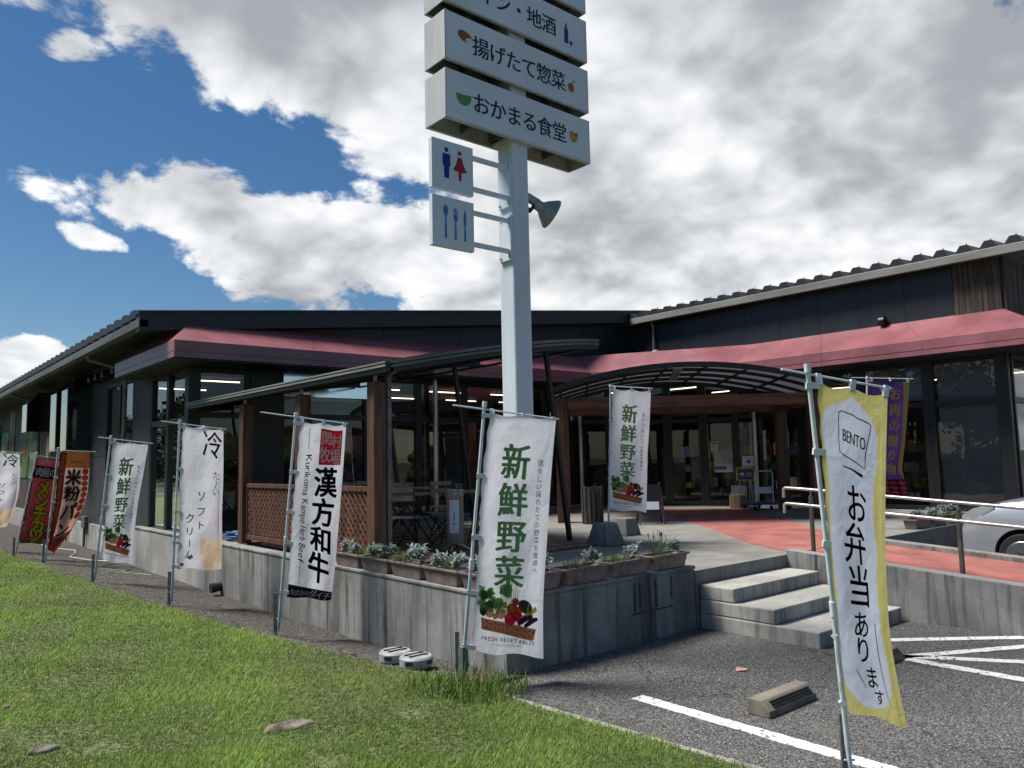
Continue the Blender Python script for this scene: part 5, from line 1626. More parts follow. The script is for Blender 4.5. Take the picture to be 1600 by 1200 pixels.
def weight(loc, label, h=.30, a=.19, b=.12):
    m = MB().loft([[(loc[0] + sx * s, loc[1] + sy * s, loc[2] + z) for sx, sy in ((-1, -1), (1, -1), (1, 1), (-1, 1))] for s, z in ((a, 0), (a * .97, .04), (b, h))])
    o = m.build('concrete_weight', 'concrete_block', None, bevel=.012, origin=loc); tag(o, label, 'flag base', 'concrete flag weights on the deck')


weight((7.96, 7.46, .58), 'tapered concrete block holding up the banner on the deck')
weight((9.15, 8.15, .58), 'second concrete block farther back and to the right of the deck banner weight', .26, .17, .12)

# ------------------------------------------------------------------ planters and plants
def planter_proto():
    t = thing('planter', 'x', 'planter', (0, 0, 0), 'brown plastic planters along the wall')
    L, Wd, h = .56, .20, .15
    def ring(l, w, z): return [(-l / 2, -w / 2, z), (l / 2, -w / 2, z), (l / 2, w / 2, z), (-l / 2, w / 2, z)]
    MB().loft([ring(L * .86, Wd * .78, 0), ring(L * .97, Wd * .96, h - .02), ring(L * .93, Wd * .86, h - .02), ring(L * .90, Wd * .8, h - .03)]).build('trough', 'terracotta_plastic', t, bevel=.006)
    r = MB()
    r.box(-L / 2 - .012, L / 2 + .012, -Wd / 2 - .012, -Wd / 2 + .008, h - .022, h); r.box(-L / 2 - .012, L / 2 + .012, Wd / 2 - .008, Wd / 2 + .012, h - .022, h)
    r.box(-L / 2 - .012, -L / 2 + .008, -Wd / 2 + .0085, Wd / 2 - .0085, h - .021, h - .001); r.box(L / 2 - .008, L / 2 + .012, -Wd / 2 + .0085, Wd / 2 - .0085, h - .021, h - .001)
    r.build('rim', 'terracotta_plastic', t, bevel=.004)
    MB().box(-L / 2 + .02, L / 2 - .02, -Wd / 2 + .012, Wd / 2 - .012, h - .05, h - .028).build('soil', 'soil', t)
    return t


def plant_mesh(kind, seed):
    r = random.Random(seed); V = []; F = []; C = []
    def leaf(base, dirv, L, w, col, bend):
        d = Vector(dirv).normalized(); s = d.cross(Vector((0, 0, 1)))
        s = s.normalized() if s.length > .01 else Vector((1, 0, 0))
        up = s.cross(d); k = len(V)
        prof = ((0, .25), (.35, .8), (.6, 1.0), (.82, .75), (1, .15))
        for t, ww in prof:
            c = Vector(base) + d * (L * t) + Vector((0, 0, -bend * L * t * t)) + up * .0
            V.append(tuple(c + s * w * ww)); V.append(tuple(c - s * w * ww)); q = .75 + .35 * t
            C.extend([tuple(x * q for x in col)] * 2)
        for i in range(4): F.append((k + 2 * i, k + 2 * i + 1, k + 2 * i + 3, k + 2 * i + 2))
    if kind == 'silver':
        for st in range(9):
            a = r.uniform(0, 6.28); sl = r.uniform(.02, .075); top = Vector((math.cos(a) * sl, math.sin(a) * sl, r.uniform(.07, .15)))
            for i in range(15):
                b = r.uniform(0, 6.28); el = r.uniform(-.1, 1.2); g = r.uniform(.85, 1.15)
                leaf(top * r.uniform(.55, 1), (math.cos(b) * math.cos(el), math.sin(b) * math.cos(el), math.sin(el)), r.uniform(.035, .07), r.uniform(.007, .013), (.30 * g, .37 * g, .36 * g), .25)
    elif kind == 'herb':
        for i in range(90):
            a = r.uniform(0, 6.28); q = .10 * math.sqrt(r.random()); el = r.uniform(.6, 1.5); g = r.uniform(.7, 1.3)
            leaf((math.cos(a) * q, math.sin(a) * q * .6, 0), (math.cos(a) * math.cos(el), math.sin(a) * math.cos(el), math.sin(el)), r.uniform(.05, .13), .0028, (.10 * g, .16 * g, .06 * g), .2)
    else:
        for i in range(40):
            a = r.uniform(0, 6.28); q = .08 * math.sqrt(r.random()); g = r.uniform(.7, 1.2)
            leaf((math.cos(a) * q, math.sin(a) * q * .6, 0), (math.cos(a) * .25, math.sin(a) * .25, 1), r.uniform(.10, .20), .0022, (.11 * g, .16 * g, .09 * g), .05)
        for i in range(5):
            a = r.uniform(0, 6.28); x, y = .07 * math.cos(a), .05 * math.sin(a); h = r.uniform(.19, .24)
            leaf((x, y, h - .05), (0.05, 0, 1), .05, .006, (.07, .05, .08), 0)
            leaf((x, y, .0), (0.02, 0, 1), h, .0016, (.10, .14, .08), 0)
    return np_mesh(kind, V, F, C)


PL = {k: [plant_mesh(k, s) for s in range(3)] for k in ('silver', 'herb', 'lavender')}
for ms in PL.values():
    for m_ in ms: m_.materials.append(MATS['leaf'])
PN = {'silver': ('dusty_miller', 'silver-leaved plant'), 'herb': ('herb_plant', 'low green herb'), 'lavender': ('lavender_plant', 'upright thin-stemmed lavender')}


def plant(kind, loc, lab, s=1.0, var=0):
    o = bpy.data.objects.new(PN[kind][0], PL[kind][var % 3]); COL.objects.link(o)
    o.location = loc; o.rotation_euler = (0, 0, random.uniform(0, 6.28)); o.scale = (s, s, s * random.uniform(.9, 1.1))
    tag(o, PN[kind][1] + ' ' + lab, 'plant', 'plants in the planters')


def planters():
    proto = planter_proto(); first = True
    left = [(4.275, 5.42 + .60 * i, math.pi / 2) for i in range(5)]
    right = [(4.56 + .60 * i, 5.165, 0) for i in range(4)]
    far = [(12.7, 5.28, 0), (13.35, 5.28, 0), (14.0, 5.28, 0)]
    L_lab = ['at the corner behind the front banner', 'second from the corner on the left wall', 'third from the corner on the left wall', 'fourth from the corner on the left wall', 'at the far end beside the lattice screen']
    R_lab = ['at the corner hidden behind the front banner on the right wall', 'second from the corner on the right wall', 'third from the corner on the right wall', 'at the end of the wall next to the steps']
    F_lab = ['nearest the handrail by the parked car', 'in the middle behind the handrail', 'last one behind the car nose']
    n = 0
    for rows, labs, z, tag_ in ((left, L_lab, .642, 'L'), (right, R_lab, .642, 'R'), (far, F_lab, .582, 'F')):
        for (x, y, rz), lab in zip(rows, labs):
            full = 'brown plastic planter ' + lab
            short = {'L': 'left-wall planter ', 'R': 'right-wall planter ', 'F': 'planter '}[tag_] + lab.split(' on the ')[0].replace('at the corner hidden behind the front banner', 'at the corner').replace('at the end of the wall ', '').replace(' beside the lattice screen', '').replace(' behind the front banner', '')
            if first:
                proto.location = (x, y, z); proto.rotation_euler = (0, 0, rz); proto['label'] = full; first = False
            else: copy_tree(proto, (x, y, z), rz, full)
            dx, dy = math.cos(rz), math.sin(rz)
            zz = z + .115
            plans = [('silver', -.15, 1.0), ('herb', .02, 1.0), ('silver', .14, .9)] if tag_ != 'R' else ([('herb', -.16, .9), ('silver', .13, 1.0), ('herb', 0, .9)])
            if tag_ == 'L' and lab.startswith('at the far'): plans = [('herb', -.12, 1.2), ('silver', -.02, .8), ('silver', .15, .9)]
            if lab.startswith('third from the corner on the left'): plans = [('silver', -.17, 1.1), ('silver', -.03, 1.0), ('herb', .13, 1.2)]
            if 'next to the steps' in lab: plans = [('lavender', -.12, 1.0), ('lavender', -.02, .9), ('silver', .17, .95)]
            if tag_ == 'F': plans = [('silver', -.15, 1.0), ('silver', .05, 1.0), ('herb', .2, 1.1)]
            for kind, o_, s in plans:
                n += 1
                side = ('at the left of' if (o_ < -.05) else ('in the middle of' if o_ < .08 else 'at the right of'))
                if rz: side = ('on the near side of' if o_ < -.05 else ('in the middle of' if o_ < .08 else 'on the far side of'))
                plant(kind, (x + dx * o_, y + dy * o_, zz), side + ' the ' + short, s * (1.22 if kind == 'silver' else 1.3), n)


planters()

# ------------------------------------------------------------------ terrace furniture
def table_proto():
    t = thing('folding_table', 'x', 'table', (0, 0, 0), 'folding terrace tables')
    m = MB()
    MB().lathe([(.345, .70), (.35, .705), (.35, .722), (.345, .727)], (0, 0, 0), 28).build('tabletop', 'table_wood', t, smooth=True)
    for s in (-1, 1):
        for y in (-.2, .2):
            MB().obox((-.28 * s, y + .012 * s, .01), (.25 * s, y + .012 * s, .70), .022, .014, (0, 1, 0)).build('leg', 'dark_metal', t)
    MB().obox((-.24, -.21, .25), (-.24, .21, .25), .014, .014).build('crossbar', 'dark_metal', t)
    return t


def chair_proto():
    t = thing('folding_chair', 'x', 'chair', (0, 0, 0), 'folding terrace chairs')
    for k in range(5):
        MB().box(-.19, .19, -.17 + .076 * k, -.105 + .076 * k, .445, .46).build('seat_slat', 'chair_wood', t, bevel=.003)
    for x in (-.185, .185):
        MB().obox((x, -.22, .005), (x, .18, .445), .02, .012, (1, 0, 0)).build('leg', 'dark_metal', t)
        MB().tube([(x * .93, .24, .005), (x * .93, -.17, .445), (x * .93, -.235, .84)], .010, 7).build('leg', 'dark_metal', t)
    for k, z in enumerate((.67, .78)):
        MB().box(-.185, .185, -.235 + (.78 - z) * .16, -.222 + (.78 - z) * .16, z, z + .065).build('back_slat', 'chair_wood', t, bevel=.003)
    MB().tube([(-.185, -.21, .02), (.185, -.21, .02)], .008, 6).build('crossbar', 'dark_metal', t); MB().tube([(-.17, .225, .02), (.17, .225, .02)], .008, 6).build('crossbar', 'dark_metal', t)
    return t


Z = .612
tp = table_proto(); tp.location = (5.95, 9.35, Z); tp['label'] = 'round folding wooden table nearest the lattice screen on the terrace'
copy_tree(tp, (6.75, 9.15, Z), .6, 'round folding wooden table right behind the steel ashtray stand')
copy_tree(tp, (5.9, 11.4, Z), 1.2, 'round folding wooden table at the back of the terrace by the glass')
copy_tree(tp, (7.2, 11.2, Z), .2, 'round folding wooden table at the back right of the terrace')
cp = chair_proto(); cp.location = (5.42, 8.62, Z); cp.rotation_euler = (0, 0, -.7); cp['label'] = 'folding slatted chair closest to the planters by the corner post'
for x, y, r, l in ((5.25, 9.6, -1.3, 'folding slatted chair half hidden behind the corner post'), (6.35, 10.1, 2.7, 'folding slatted chair with pale back slats behind the near table'),
                   (7.05, 9.95, 2.9, 'folding slatted chair with dark back behind the ashtray stand'), (6.25, 8.9, 1.2, 'folding slatted chair between the two near tables'),
                   (7.45, 8.95, 1.6, 'folding slatted chair right of the ashtray beside the banner pole'), (5.4, 11.9, -.6, 'folding slatted chair at the back beside the glass'), (6.7, 11.9, 2.4, 'folding slatted chair at the back between two tables')):
    copy_tree(cp, (x, y, Z), r, l)

a = thing('ashtray_stand', 'cylindrical stainless ashtray stand with printed notice on the terrace', 'ashtray', (6.0, 8.28, .612))
MB().lathe([(.108, .10), (.112, .11), (.112, .70), (.118, .71), (.118, .765)], (6.0, 8.28, .612), 28).build('body', 'brushed_steel', a, smooth=True)
top = MB().lathe([(.12, .766), (.125, .775), (.118, .79), (.095, .792), (.09, .78)], (6.0, 8.28, .612), 28).build('lid', 'stainless', a, smooth=True)
for k in range(-2, 3):
    MB().box(6.0 - .07 + abs(k) * .012, 6.0 + .07 - abs(k) * .012, 8.28 + k * .028 - .006, 8.28 + k * .028 + .006, 1.393, 1.402).build('grate_bar', 'stainless', top)
MB().tube([(5.86, 8.2, .62), (5.93, 8.24, .69), (6.0, 8.28, .71), (6.07, 8.22, .69), (6.16, 8.12, .62)], .016, 8).build('foot', 'stainless', a, smooth=True)
MB().tube([(5.9, 8.40, .62), (5.96, 8.33, .69), (6.0, 8.28, .71), (6.07, 8.34, .69), (6.13, 8.40, .62)], .016, 8).build('foot', 'stainless', a, smooth=True)
V = []; F = []
for j in range(2):
    for i in range(7):
        an = math.radians(-130.5 - 33 + 11 * i); V.append((6.0 + .1135 * math.cos(an), 8.28 + .1135 * math.sin(an), .612 + (.24 if j == 0 else .66)))
for i in range(6): F.append((i, i + 1, i + 8, i + 7))
MB().add(V, F).build('notice', 'blind_white', a)
V = []; F = []
for (a0, a1, z0, z1) in ((-20, 5, .60, .606), (-20, 8, .58, .586), (-20, 0, .56, .566), (-4, 3, .40, .50), (-5, 4, .34, .375), (-20, -5, .30, .305)):
    b = len(V)
    for zz in (z0, z1):
        for an in (a0, a1): V.append((6.0 + .1145 * math.cos(math.radians(-130.5 + an)), 8.28 + .1145 * math.sin(math.radians(-130.5 + an)), .612 + zz))
    F.append((b, b + 1, b + 3, b + 2))
MB().add(V, F).build('notice_print', 'stake_grey', a)

# ------------------------------------------------------------------ entrance clutter
def bin_():
    c = Vector((10.35, 10.0, .582)); t = thing('slatted_bin', 'dark slatted wooden bin beside the left entrance post', 'bin', tuple(c))
    MB().lathe([(.15, .03), (.15, .60)], c, 16).build('liner', 'black_frame', t)
    for k in range(14):
        a = 2 * math.pi * k / 14; d = Vector((math.cos(a), math.sin(a), 0))
        MB().obox(c + d * .185 + Vector((0, 0, .0)), c + d * .20 + Vector((0, 0, .66 + .02 * (k % 2))), .062, .018, d).build('slat', 'slat_dark', t, bevel=.004)


bin_()


def trolley(loc, rz, label):
    t = thing('hand_trolley', label, 'trolley', loc, 'platform trolleys by the entrance')
    c = Vector(loc)
    R_ = Matrix.Rotation(rz, 3, 'Z')
    def w(x, y, z): return c + R_ @ Vector((x, y, z))
    def box(x0, x1, y0, y1, z0, z1, name, m):
        vs = [w(x, y, z) for z in (z0, z1) for x, y in ((x0, y0), (x1, y0), (x1, y1), (x0, y1))]
        MB().add(vs, [(3, 2, 1, 0), (4, 5, 6, 7), (0, 1, 5, 4), (1, 2, 6, 5), (2, 3, 7, 6), (3, 0, 4, 7)]).build(name, m, t, bevel=.01)
    box(-.23, .23, -.36, .36, .12, .17, 'platform', 'plastic_blue')
    pts = [w(-.20, .34, .16), w(-.20, .36, .78), w(-.17, .365, .84), w(.17, .365, .84), w(.20, .36, .78), w(.20, .34, .16)]
    MB().tube(pts, .013, 8).build('handle', 'flagpole_plastic', t, smooth=True)
    box(-.17, .17, .345, .352, .36, .50, 'name_plate', 'sign_white')
    for x in (-.18, .18):
        for y in (-.28, .28):
            m = MB().lathe([(.045, -.015), (.05, -.012), (.05, .012), (.045, .015)], (0, 0, 0), 14, 'x'); m.v = [tuple(w(v[0] + x, v[1] + y, v[2] + .052)) for v in m.v]
            m.build('castor', 'tyre', t, smooth=True)


trolley((15.0, 9.55, .582), 2.6, 'blue platform trolley with white handle next to the opening hours board')
trolley((14.55, 7.75, .582), 2.4, 'blue platform trolley with white handle behind the near end of the handrail')

c = thing('slatted_crate', 'small wooden crate with white label beside the glass door', 'crate', (15.35, 10.22, .582))
m = MB().box(15.18, 15.5, 10.10, 10.36, .585, .60); m.build('base', 'table_wood', c)
for k in range(6):
    MB().box(15.18 + k * .056, 15.18 + k * .056 + .038, 10.09, 10.102, .60, .86).build('slat', 'table_wood', c); MB().box(15.172, 15.184, 10.11 + k * .045, 10.11 + k * .045 + .03, .60, .86).build('slat', 'table_wood', c)
MB().box(15.19, 15.49, 10.11, 10.36, .86, .875).build('top', 'table_wood', c)
MB().obox((15.16, 10.28, .98), (15.40, 10.055, .98), .015, .20).build('label_card', 'sign_white', c)
b = thing('hours_board', 'yellow framed opening hours board reading 9:30 beside the trolley', 'sign board', (15.4, 9.7, .582))
def bw(u, z, off=0.0): return Vector((15.22, 9.95, 0)) + Vector((.707, -.707, 0)) * u + Vector((-.707, -.707, 0)) * off + Vector((0, 0, z))
MB().obox(bw(-.2, 1.34), bw(.2, 1.34), .03, .30).build('frame', 'yellow_paint' if 'yellow_paint' in MATS else mat('yellow_paint', (.45, .33, .04), .5).name, b, bevel=.004)
MB().obox(bw(-.165, 1.34, .017), bw(.165, 1.34, .017), .006, .235).build('panel', mat('board_navy', (.03, .035, .07), .4).name, b)
MB().obox(bw(-.13, 1.345, .0215), bw(-.04, 1.345, .0215), .003, .05).build('mark', 'sign_white', b)
MB().tube([bw(-.15, .585, -.03), bw(-.12, 1.2, -.03)], .012, 8).build('leg', 'stainless', b); MB().tube([bw(.15, .585, -.03), bw(.12, 1.2, -.03)], .012, 8).build('leg', 'stainless', b)
_cu2 = bpy.data.curves.new('hours', 'FONT'); _cu2.body = '9:30'; _cu2.size = .13; _o2 = bpy.data.objects.new('hours', _cu2); COL.objects.link(_o2); bpy.context.view_layer.update()
_me2 = bpy.data.meshes.new_from_object(_o2.evaluated_get(bpy.context.evaluated_depsgraph_get())); bpy.data.objects.remove(_o2)
for v_ in _me2.vertices: v_.co = bw(-.09 + v_.co.x, 1.29 + v_.co.y, .0235)
link_mesh('hours_text', _me2, 'sign_white', b)
b2 = thing('round_logo_card', 'white square card with dark round mark above the opening hours board', 'sign board', (15.5, 9.85, .582))
MB().obox(bw(-.02, 1.62, -.08), bw(.22, 1.62, -.08), .02, .22).build('card', 'sign_white', b2, bevel=.004)
m = MB().lathe([(.04, 0), (.04, .004)], (0, 0, 0), 20); R_ = Vector((0, 0, 1)).rotation_difference(Vector((-.707, -.707, 0))).to_matrix(); cc = bw(.10, 1.62, -.068); m.v = [tuple(cc + R_ @ Vector(v)) for v in m.v]
m.build('round_mark', 'board_navy', b2)
MB().tube([bw(.10, .585, -.1), bw(.10, 1.52, -.09)], .014, 8).build('post', 'stainless', b2)
MB().lathe([(.15, 0), (.15, .02), (.03, .03)], bw(.10, .584, -.1), 20).build('base', 'dark_metal', b2)
af = thing('easel_sign', 'low dark easel sign board standing behind the deck banner', 'sign board', (10.9, 9.1, .582))
for s in (-1, 1):
    p0 = Vector((10.9, 9.1, 0)); ax = Vector((.76, -.65, 0)); ay = Vector((.65, .76, 0))
    MB().obox(p0 + ax * (.22 * s) - ay * .16 + Vector((0, 0, .585)), p0 + ax * (.17 * s) + Vector((0, 0, 1.32)), .03, .03).build('leg', 'brown_timber', af)
    MB().obox(p0 + ax * (.22 * s) + ay * .18 + Vector((0, 0, .585)), p0 + ax * (.17 * s) + ay * .02 + Vector((0, 0, 1.3)), .03, .03).build('leg', 'brown_timber', af)
MB().obox(p0 - ay * .09 + Vector((0, 0, .80)), p0 - ay * .03 + Vector((0, 0, 1.28)), .36, .015, ay).build('board', 'black_frame', af)
MB().obox(p0 - ay * .102 + Vector((0, 0, .84)), p0 - ay * .046 + Vector((0, 0, 1.1)), .28, .006, ay).build('sheet', 'blind_white', af)

# ------------------------------------------------------------------ small ground things
def wheel_stop(loc, rz, label):
    t = thing('wheel_stop', label, 'wheel stop', loc, 'concrete wheel stops')
    c = Vector(loc); R_ = Matrix.Rotation(rz, 3, 'Z')
    def tr(m): m.v = [tuple(c + R_ @ Vector(v)) for v in m.v]; return m
    sec = [(-.085, 0), (.085, 0), (.085, .045), (.02, .108), (-.075, .108), (-.085, .098)]
    tr(MB().loft([[(x, y, z) for y, z in sec] for x in (-.31, .31)])).build('body', 'stop_concrete', t, bevel=.01)
    for k in range(3):
        f = .25 + .22 * k; y = .085 - .065 * f; z = .045 + .063 * f
        tr(MB().obox((-.27, y + .003, z + .001), (.24, y + .003, z + .001), .012, .010)).build('groove', 'black_frame', t)


wheel_stop((5.10, 3.12, 0), math.pi, 'weathered grooved concrete wheel stop on the asphalt beside the white line')
wheel_stop((6.66, 3.16, 0), math.pi, 'concrete wheel stop half hidden behind the yellow banner')
for p_, l_ in (((3.70, 6.02, .045), 'round grey plastic flag base with slots, farther of the pair by the wall'), ((3.72, 5.72, .05), 'round grey plastic flag base with slots, nearer of the pair by the wall')):
    t = thing('weighted_stand', l_, 'banner stand', p_, 'round flag bases by the wall')
    MB().lathe([(.125, 0), (.14, .015), (.142, .075), (.13, .09), (.03, .096)], p_, 28).build('body', 'plastic_grey', t, smooth=True)
    cc = Vector(p_)
    for dy in (-.035, .035):
        MB().obox(cc + Vector((-.09, dy, .0945)), cc + Vector((.09, dy, .0945)), .026, .012).build('slot', 'black_frame', t)
    for an in (-2.6, -1.2):
        MB().obox(cc + Vector((.137 * math.cos(an - .25), .137 * math.sin(an - .25), .05)), cc + Vector((.137 * math.cos(an + .25), .137 * math.sin(an + .25), .05)), .02, .03).build('grip_slot', 'black_frame', t)


def rock(loc, r, label, seed):
    rr = random.Random(seed); bm = bmesh.new(); bmesh.ops.create_icosphere(bm, subdivisions=3, radius=1)
    for v in bm.verts:
        n = v.co.normalized(); k = 1 + .16 * math.sin(4 * n.x + seed) * math.sin(5 * n.y + 1) + rr.uniform(-.05, .05)
        v.co = Vector((n.x * r[0] * k, n.y * r[1] * k, n.z * r[2] * k))
    me = bpy.data.meshes.new('stone'); bm.to_mesh(me); bm.free(); me.transform(Matrix.Translation(Vector(loc)))
    o = link_mesh('stone', me, 'rock', origin=loc); tag(o, label, 'stone'); smoothish(o, 60)


def on_lawn(px_, py_):
    d = FW + RT * ((px_ - 800) / FPX) - UP * ((py_ - 600) / FPX); t = (0.13 - EYE) / d.z
    return CAMP + d * t


q = on_lawn(450, 1135); rock((q.x, q.y, .125), (.17, .08, .035), 'low brown stone half sunk in the lawn near the bottom centre', 1)
q = on_lawn(68, 1172); rock((q.x, q.y, .13), (.085, .05, .03), 'pale stone in bare earth at the lower left lawn corner', 2)
q = on_lawn(8, 1104); rock((q.x, q.y, .12), (.05, .04, .025), 'small pale stone at the left edge of the lawn', 4)
MB().add([(5.62, 3.86, .006), (5.70, 3.80, .012), (5.76, 3.84, .006), (5.70, 3.90, .018)], [(0, 1, 3), (1, 2, 3)]).build('paper_scrap', 'paper_pink', None, origin=(5.69, 3.85, 0))
tag(bpy.data.objects['paper_scrap'], 'tiny pink scrap of paper on the asphalt', 'litter')
MB().tube([(4.05, 17.2, -.09), (3.7, 17.6, -.06), (3.5, 18.4, -.04), (3.75, 19.2, -.05), (3.9, 20, -.06), (3.5, 21, -.03), (3.6, 22.5, -.05), (4.2, 23.2, -.05)], .009, 7).build('cable', 'flagpole_plastic', None, smooth=True, origin=(3.8, 19, -.06))
tag(bpy.data.objects['cable'], 'pale cable snaking over the gravel beneath the left banners', 'cable')
MB().tube([(4.05, 14.6, -.1), (3.8, 15.0, -.08), (3.55, 15.6, -.06), (3.8, 16.0, -.08), (4.02, 15.7, -.09), (3.8, 15.3, -.07), (3.5, 15.9, -.05), (3.7, 16.5, -.07), (4.1, 16.9, -.09)], .014, 7).build('cable', 'stake_grey', None, smooth=True, origin=(3.8, 15.6, -.06))
tag(bpy.data.objects['cable.001'], 'dark looped cable on the gravel below the left green-lettered banner', 'cable')
MB().lathe([(.06, 0), (.075, .02), (.075, .10), (.03, .12)], (10.62, 5.2, .582), 14).build('red_cap', 'red_plastic', None, smooth=True, origin=(10.62, 5.2, .582))
tag(bpy.data.objects['red_cap'], 'small red plastic cap at the top of the ramp kerb', 'cap')

# ------------------------------------------------------------------ car
def build_car():
    X0 = 12.15; Wd = 1.69; YF = 4.55; LEN = 4.05
    t = thing('parked_car', 'silver hatchback parked nose to the deck beside the ramp', 'car', (X0 + Wd / 2, YF - LEN / 2, 0))
    cx = X0 + Wd / 2
    # side profile stations: (distance from nose, half width low, half width top, z low, z belt, z top, top half width)
    st = [(0.00, .52, .30, .50, .58), (.05, .70, .24, .68, .72), (.16, .79, .20, .86, .90), (.35, .825, .19, .95, 1.0), (.62, .84, .19, 1.02, 1.075), (.95, .845, .19, 1.06, 1.135), (1.2, .845, .19, 1.08, 1.165),
          (2.0, .845, .19, 1.08, 1.15), (3.0, .845, .19, 1.08, 1.14), (3.7, .83, .22, 1.06, 1.10), (3.98, .78, .28, .95, 1.0), (4.05, .70, .36, .8, .85)]
    secs = []
    for d, hw, zl, zb, zt in st:
        y = YF - d; L = []
        for fx, fz in ((-.80, 0), (-.97, .12), (-1.0, .45), (-1.0, .72), (-.985, .92), (-.93, 1.0), (-.80, 1.06), (-.45, 1.10), (0, 1.12), (.45, 1.10), (.80, 1.06), (.93, 1.0), (.985, .92), (1.0, .72), (1.0, .45), (.97, .12), (.80, 0)):
            z = zl + (zb - zl) * min(1, fz) + (zt - zb) * max(0, fz - 1) / .12
            L.append((cx + fx * hw, y, z))
        secs.append(L)
    body = MB().loft(secs).build('body', 'car_paint', t)
    # wheel arches cut
    for y in (YF - .86, YF - .86 - 2.55):
        cut = MB().lathe([(.36, -1.2), (.36, 1.2)], (cx, y, .33), 36, 'x').build('arch_cut', None, t)
        md = body.modifiers.new('arch', 'BOOLEAN'); md.operation = 'DIFFERENCE'; md.object = cut; md.solver = 'EXACT'
    bpy.context.view_layer.update()
    me = bpy.data.meshes.new_from_object(body.evaluated_get(bpy.context.evaluated_depsgraph_get()))
    body.modifiers.clear(); body.data = me
    for o in [o for o in t.children if o.name.startswith('arch_cut')]: bpy.data.objects.remove(o)
    for p in body.data.polygons: p.use_smooth = True
    try: body.data.set_sharp_from_angle(angle=math.radians(32))
    except Exception: pass
    # dark arch liner
    for y in (YF - .86, YF - .86 - 2.55):
        MB().box(X0 + .12, X0 + Wd - .12, y - .40, y + .40, .20, .72).build('arch_liner', 'tyre', t)
    # cabin
    cab = [(1.0, .80, 1.14), (1.75, .66, 1.56), (2.3, .64, 1.60), (3.1, .62, 1.56), (3.75, .60, 1.38), (3.95, .64, 1.08)]
    secs = [[(cx - .80, YF - d, 1.08), (cx - hw, YF - d, z - .03), (cx - hw * .8, YF - d, z), (cx + hw * .8, YF - d, z), (cx + hw, YF - d, z - .03), (cx + .80, YF - d, 1.08)] for d, hw, z in cab]
    MB().loft(secs).build('cabin', 'black_gloss', t, smooth=True)
    secs = [[(cx - hw * .98, YF - d, z - .03), (cx - hw * .8, YF - d, z + .012), (cx + hw * .8, YF - d, z + .012), (cx + hw * .98, YF - d, z - .03)] for d, hw, z in cab[1:5]]
    MB().loft(secs).build('roof', 'car_paint', t, smooth=True)
    for s in (-1, 1):
        xx = cx + s * .80
        for y in (YF - .86, YF - .86 - 2.55):
            w = MB().lathe([(.20, -.10), (.295, -.10), (.312, -.07), (.312, .07), (.295, .10), (.20, .10)], (xx - s * .05, y, .312), 36, 'x').build('wheel', 'tyre', t, smooth=True)
            x2 = xx + s * .052
            r_ = MB().lathe([(.205, -.01), (.215, 0), (.205, .01)], (x2, y, .312), 32, 'x').build('rim', 'rim_alloy', w, smooth=True)
            m = MB().lathe([(.05, -.012), (.05, .012)], (x2, y, .312), 16, 'x')
            for k in range(7):
                a = 2 * math.pi * k / 7
                for da in (-.12, .12):
                    m.obox((x2, y + .04 * math.cos(a), .312 + .04 * math.sin(a)), (x2, y + .205 * math.cos(a + da), .312 + .205 * math.sin(a + da)), .022, .03, (1, 0, 0))
            m.build('spokes', 'rim_alloy', w)
            MB().lathe([(.20, -.02), (.20, .0)], (x2 - s * .04, y, .312), 24, 'x').build('brake_disc', 'dark_metal', w)
        # headlight wrapping the front corner
        hl = []
        for d, zl, zh in ((.055, .715, .755), (.14, .735, .875), (.26, .78, .945), (.40, .86, .985), (.54, .955, 1.005)):
            hw = float(np.interp(d, [q[0] for q in st], [q[1] for q in st])) + .006
            ins = 0.93 if d < .1 else .985
            hl.append([(cx + s * hw * ins, YF - d + .004, zl), (cx + s * hw * ins, YF - d + .004, (zl + zh) / 2), (cx + s * (hw * .965), YF - d + .008, zh), (cx + s * (hw * .80), YF - d + .004, (zl + zh) / 2)])
        h_ = MB().loft(hl).build('headlight', 'lamp_glass_car' if 'lamp_glass_car' in MATS else mat('lamp_glass_car', (.40, .42, .45), .12, .35, .03, 3, coat=1).name, t, smooth=True)
        MB().lathe([(.05, 0), (.06, .02), (.045, .035)], (cx + s * .70, YF - .17, .83), 16, 'y').build('lamp_bulb', 'chrome', h_, smooth=True)
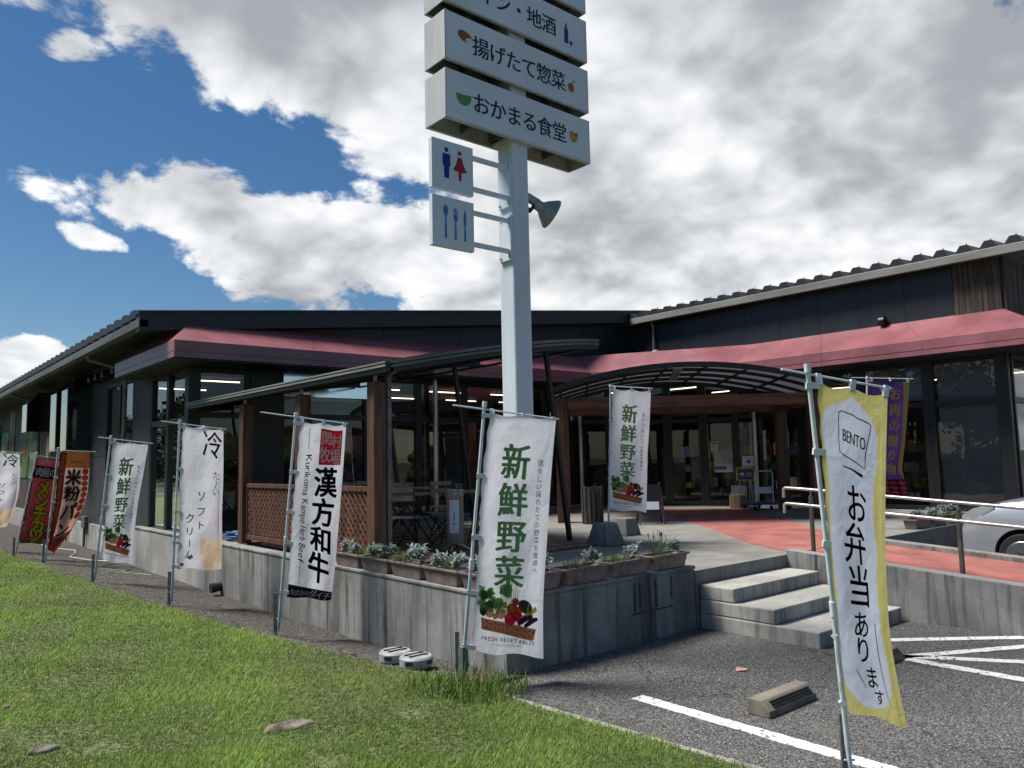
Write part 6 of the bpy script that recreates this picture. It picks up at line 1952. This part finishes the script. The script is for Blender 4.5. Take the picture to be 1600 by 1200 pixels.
        MB().obox((cx + s * .90, YF - 1.28, 1.12), (cx + s * .90, YF - 1.42, 1.12), .16, .13).build('mirror', 'car_paint', t, bevel=.03)
    MB().obox((cx - .45, YF + .004, .62), (cx + .45, YF + .004, .62), .02, .07).build('grille', 'black_gloss', t)
    MB().obox((cx - .6, YF - .01, .40), (cx + .6, YF - .01, .40), .03, .12).build('lower_grille', 'tyre', t)
    MB().obox((cx - .17, YF + .012, .47), (cx + .17, YF + .012, .47), .008, .165).build('number_plate', 'sign_white', t)


build_car()

# ------------------------------------------------------------------ wood across the road (seen mirrored in the glass)
def far_wood():
    V = []; F = []; nb = 0
    spots = [(6 + 5.2 * i + random.uniform(-1.5, 1.5), -27 + random.uniform(-4, 3), random.uniform(3.6, 5.6)) for i in range(-3, 13)]
    spots += [(-13 + random.uniform(-5, 3) - i * .5, 16 + 5.0 * i, random.uniform(8, 12)) for i in range(30)]
    for sd, (x, y, h) in enumerate(spots):
        rg = np.random.default_rng(sd); n = 2600; k = 18
        cs = np.stack([rg.normal(0, h * .20, k), rg.normal(0, h * .20, k), h * rg.uniform(.12, .85, k), h * rg.uniform(.12, .22, k)], 1)
        cc = cs[rg.integers(0, k, n)]
        d = rg.standard_normal((n, 3)); d /= np.linalg.norm(d, axis=1)[:, None]
        P = cc[:, :3] + d * (cc[:, 3:4] * rg.uniform(.5, 1.0, (n, 1))) + np.array([x, y, -.4])
        a = rg.standard_normal((n, 3)); a /= np.linalg.norm(a, axis=1)[:, None]; b = np.cross(a, d); b /= np.linalg.norm(b, axis=1)[:, None] + 1e-9
        q = rg.uniform(.15, .36, (n, 1))
        V.append(np.stack([P - a * q, P + b * q * .6, P + a * q, P - b * q * .6], 1).reshape(-1, 3)); F.append(np.arange(n * 4).reshape(-1, 4) + nb); nb += n * 4
    o = link_mesh('far_wood', np_mesh('far_wood', np.concatenate(V), np.concatenate(F)), 'tree_leaf')
    tag(o, 'dark green wood across the road, mirrored in the shop glass', 'wood', kind='stuff')


far_wood()
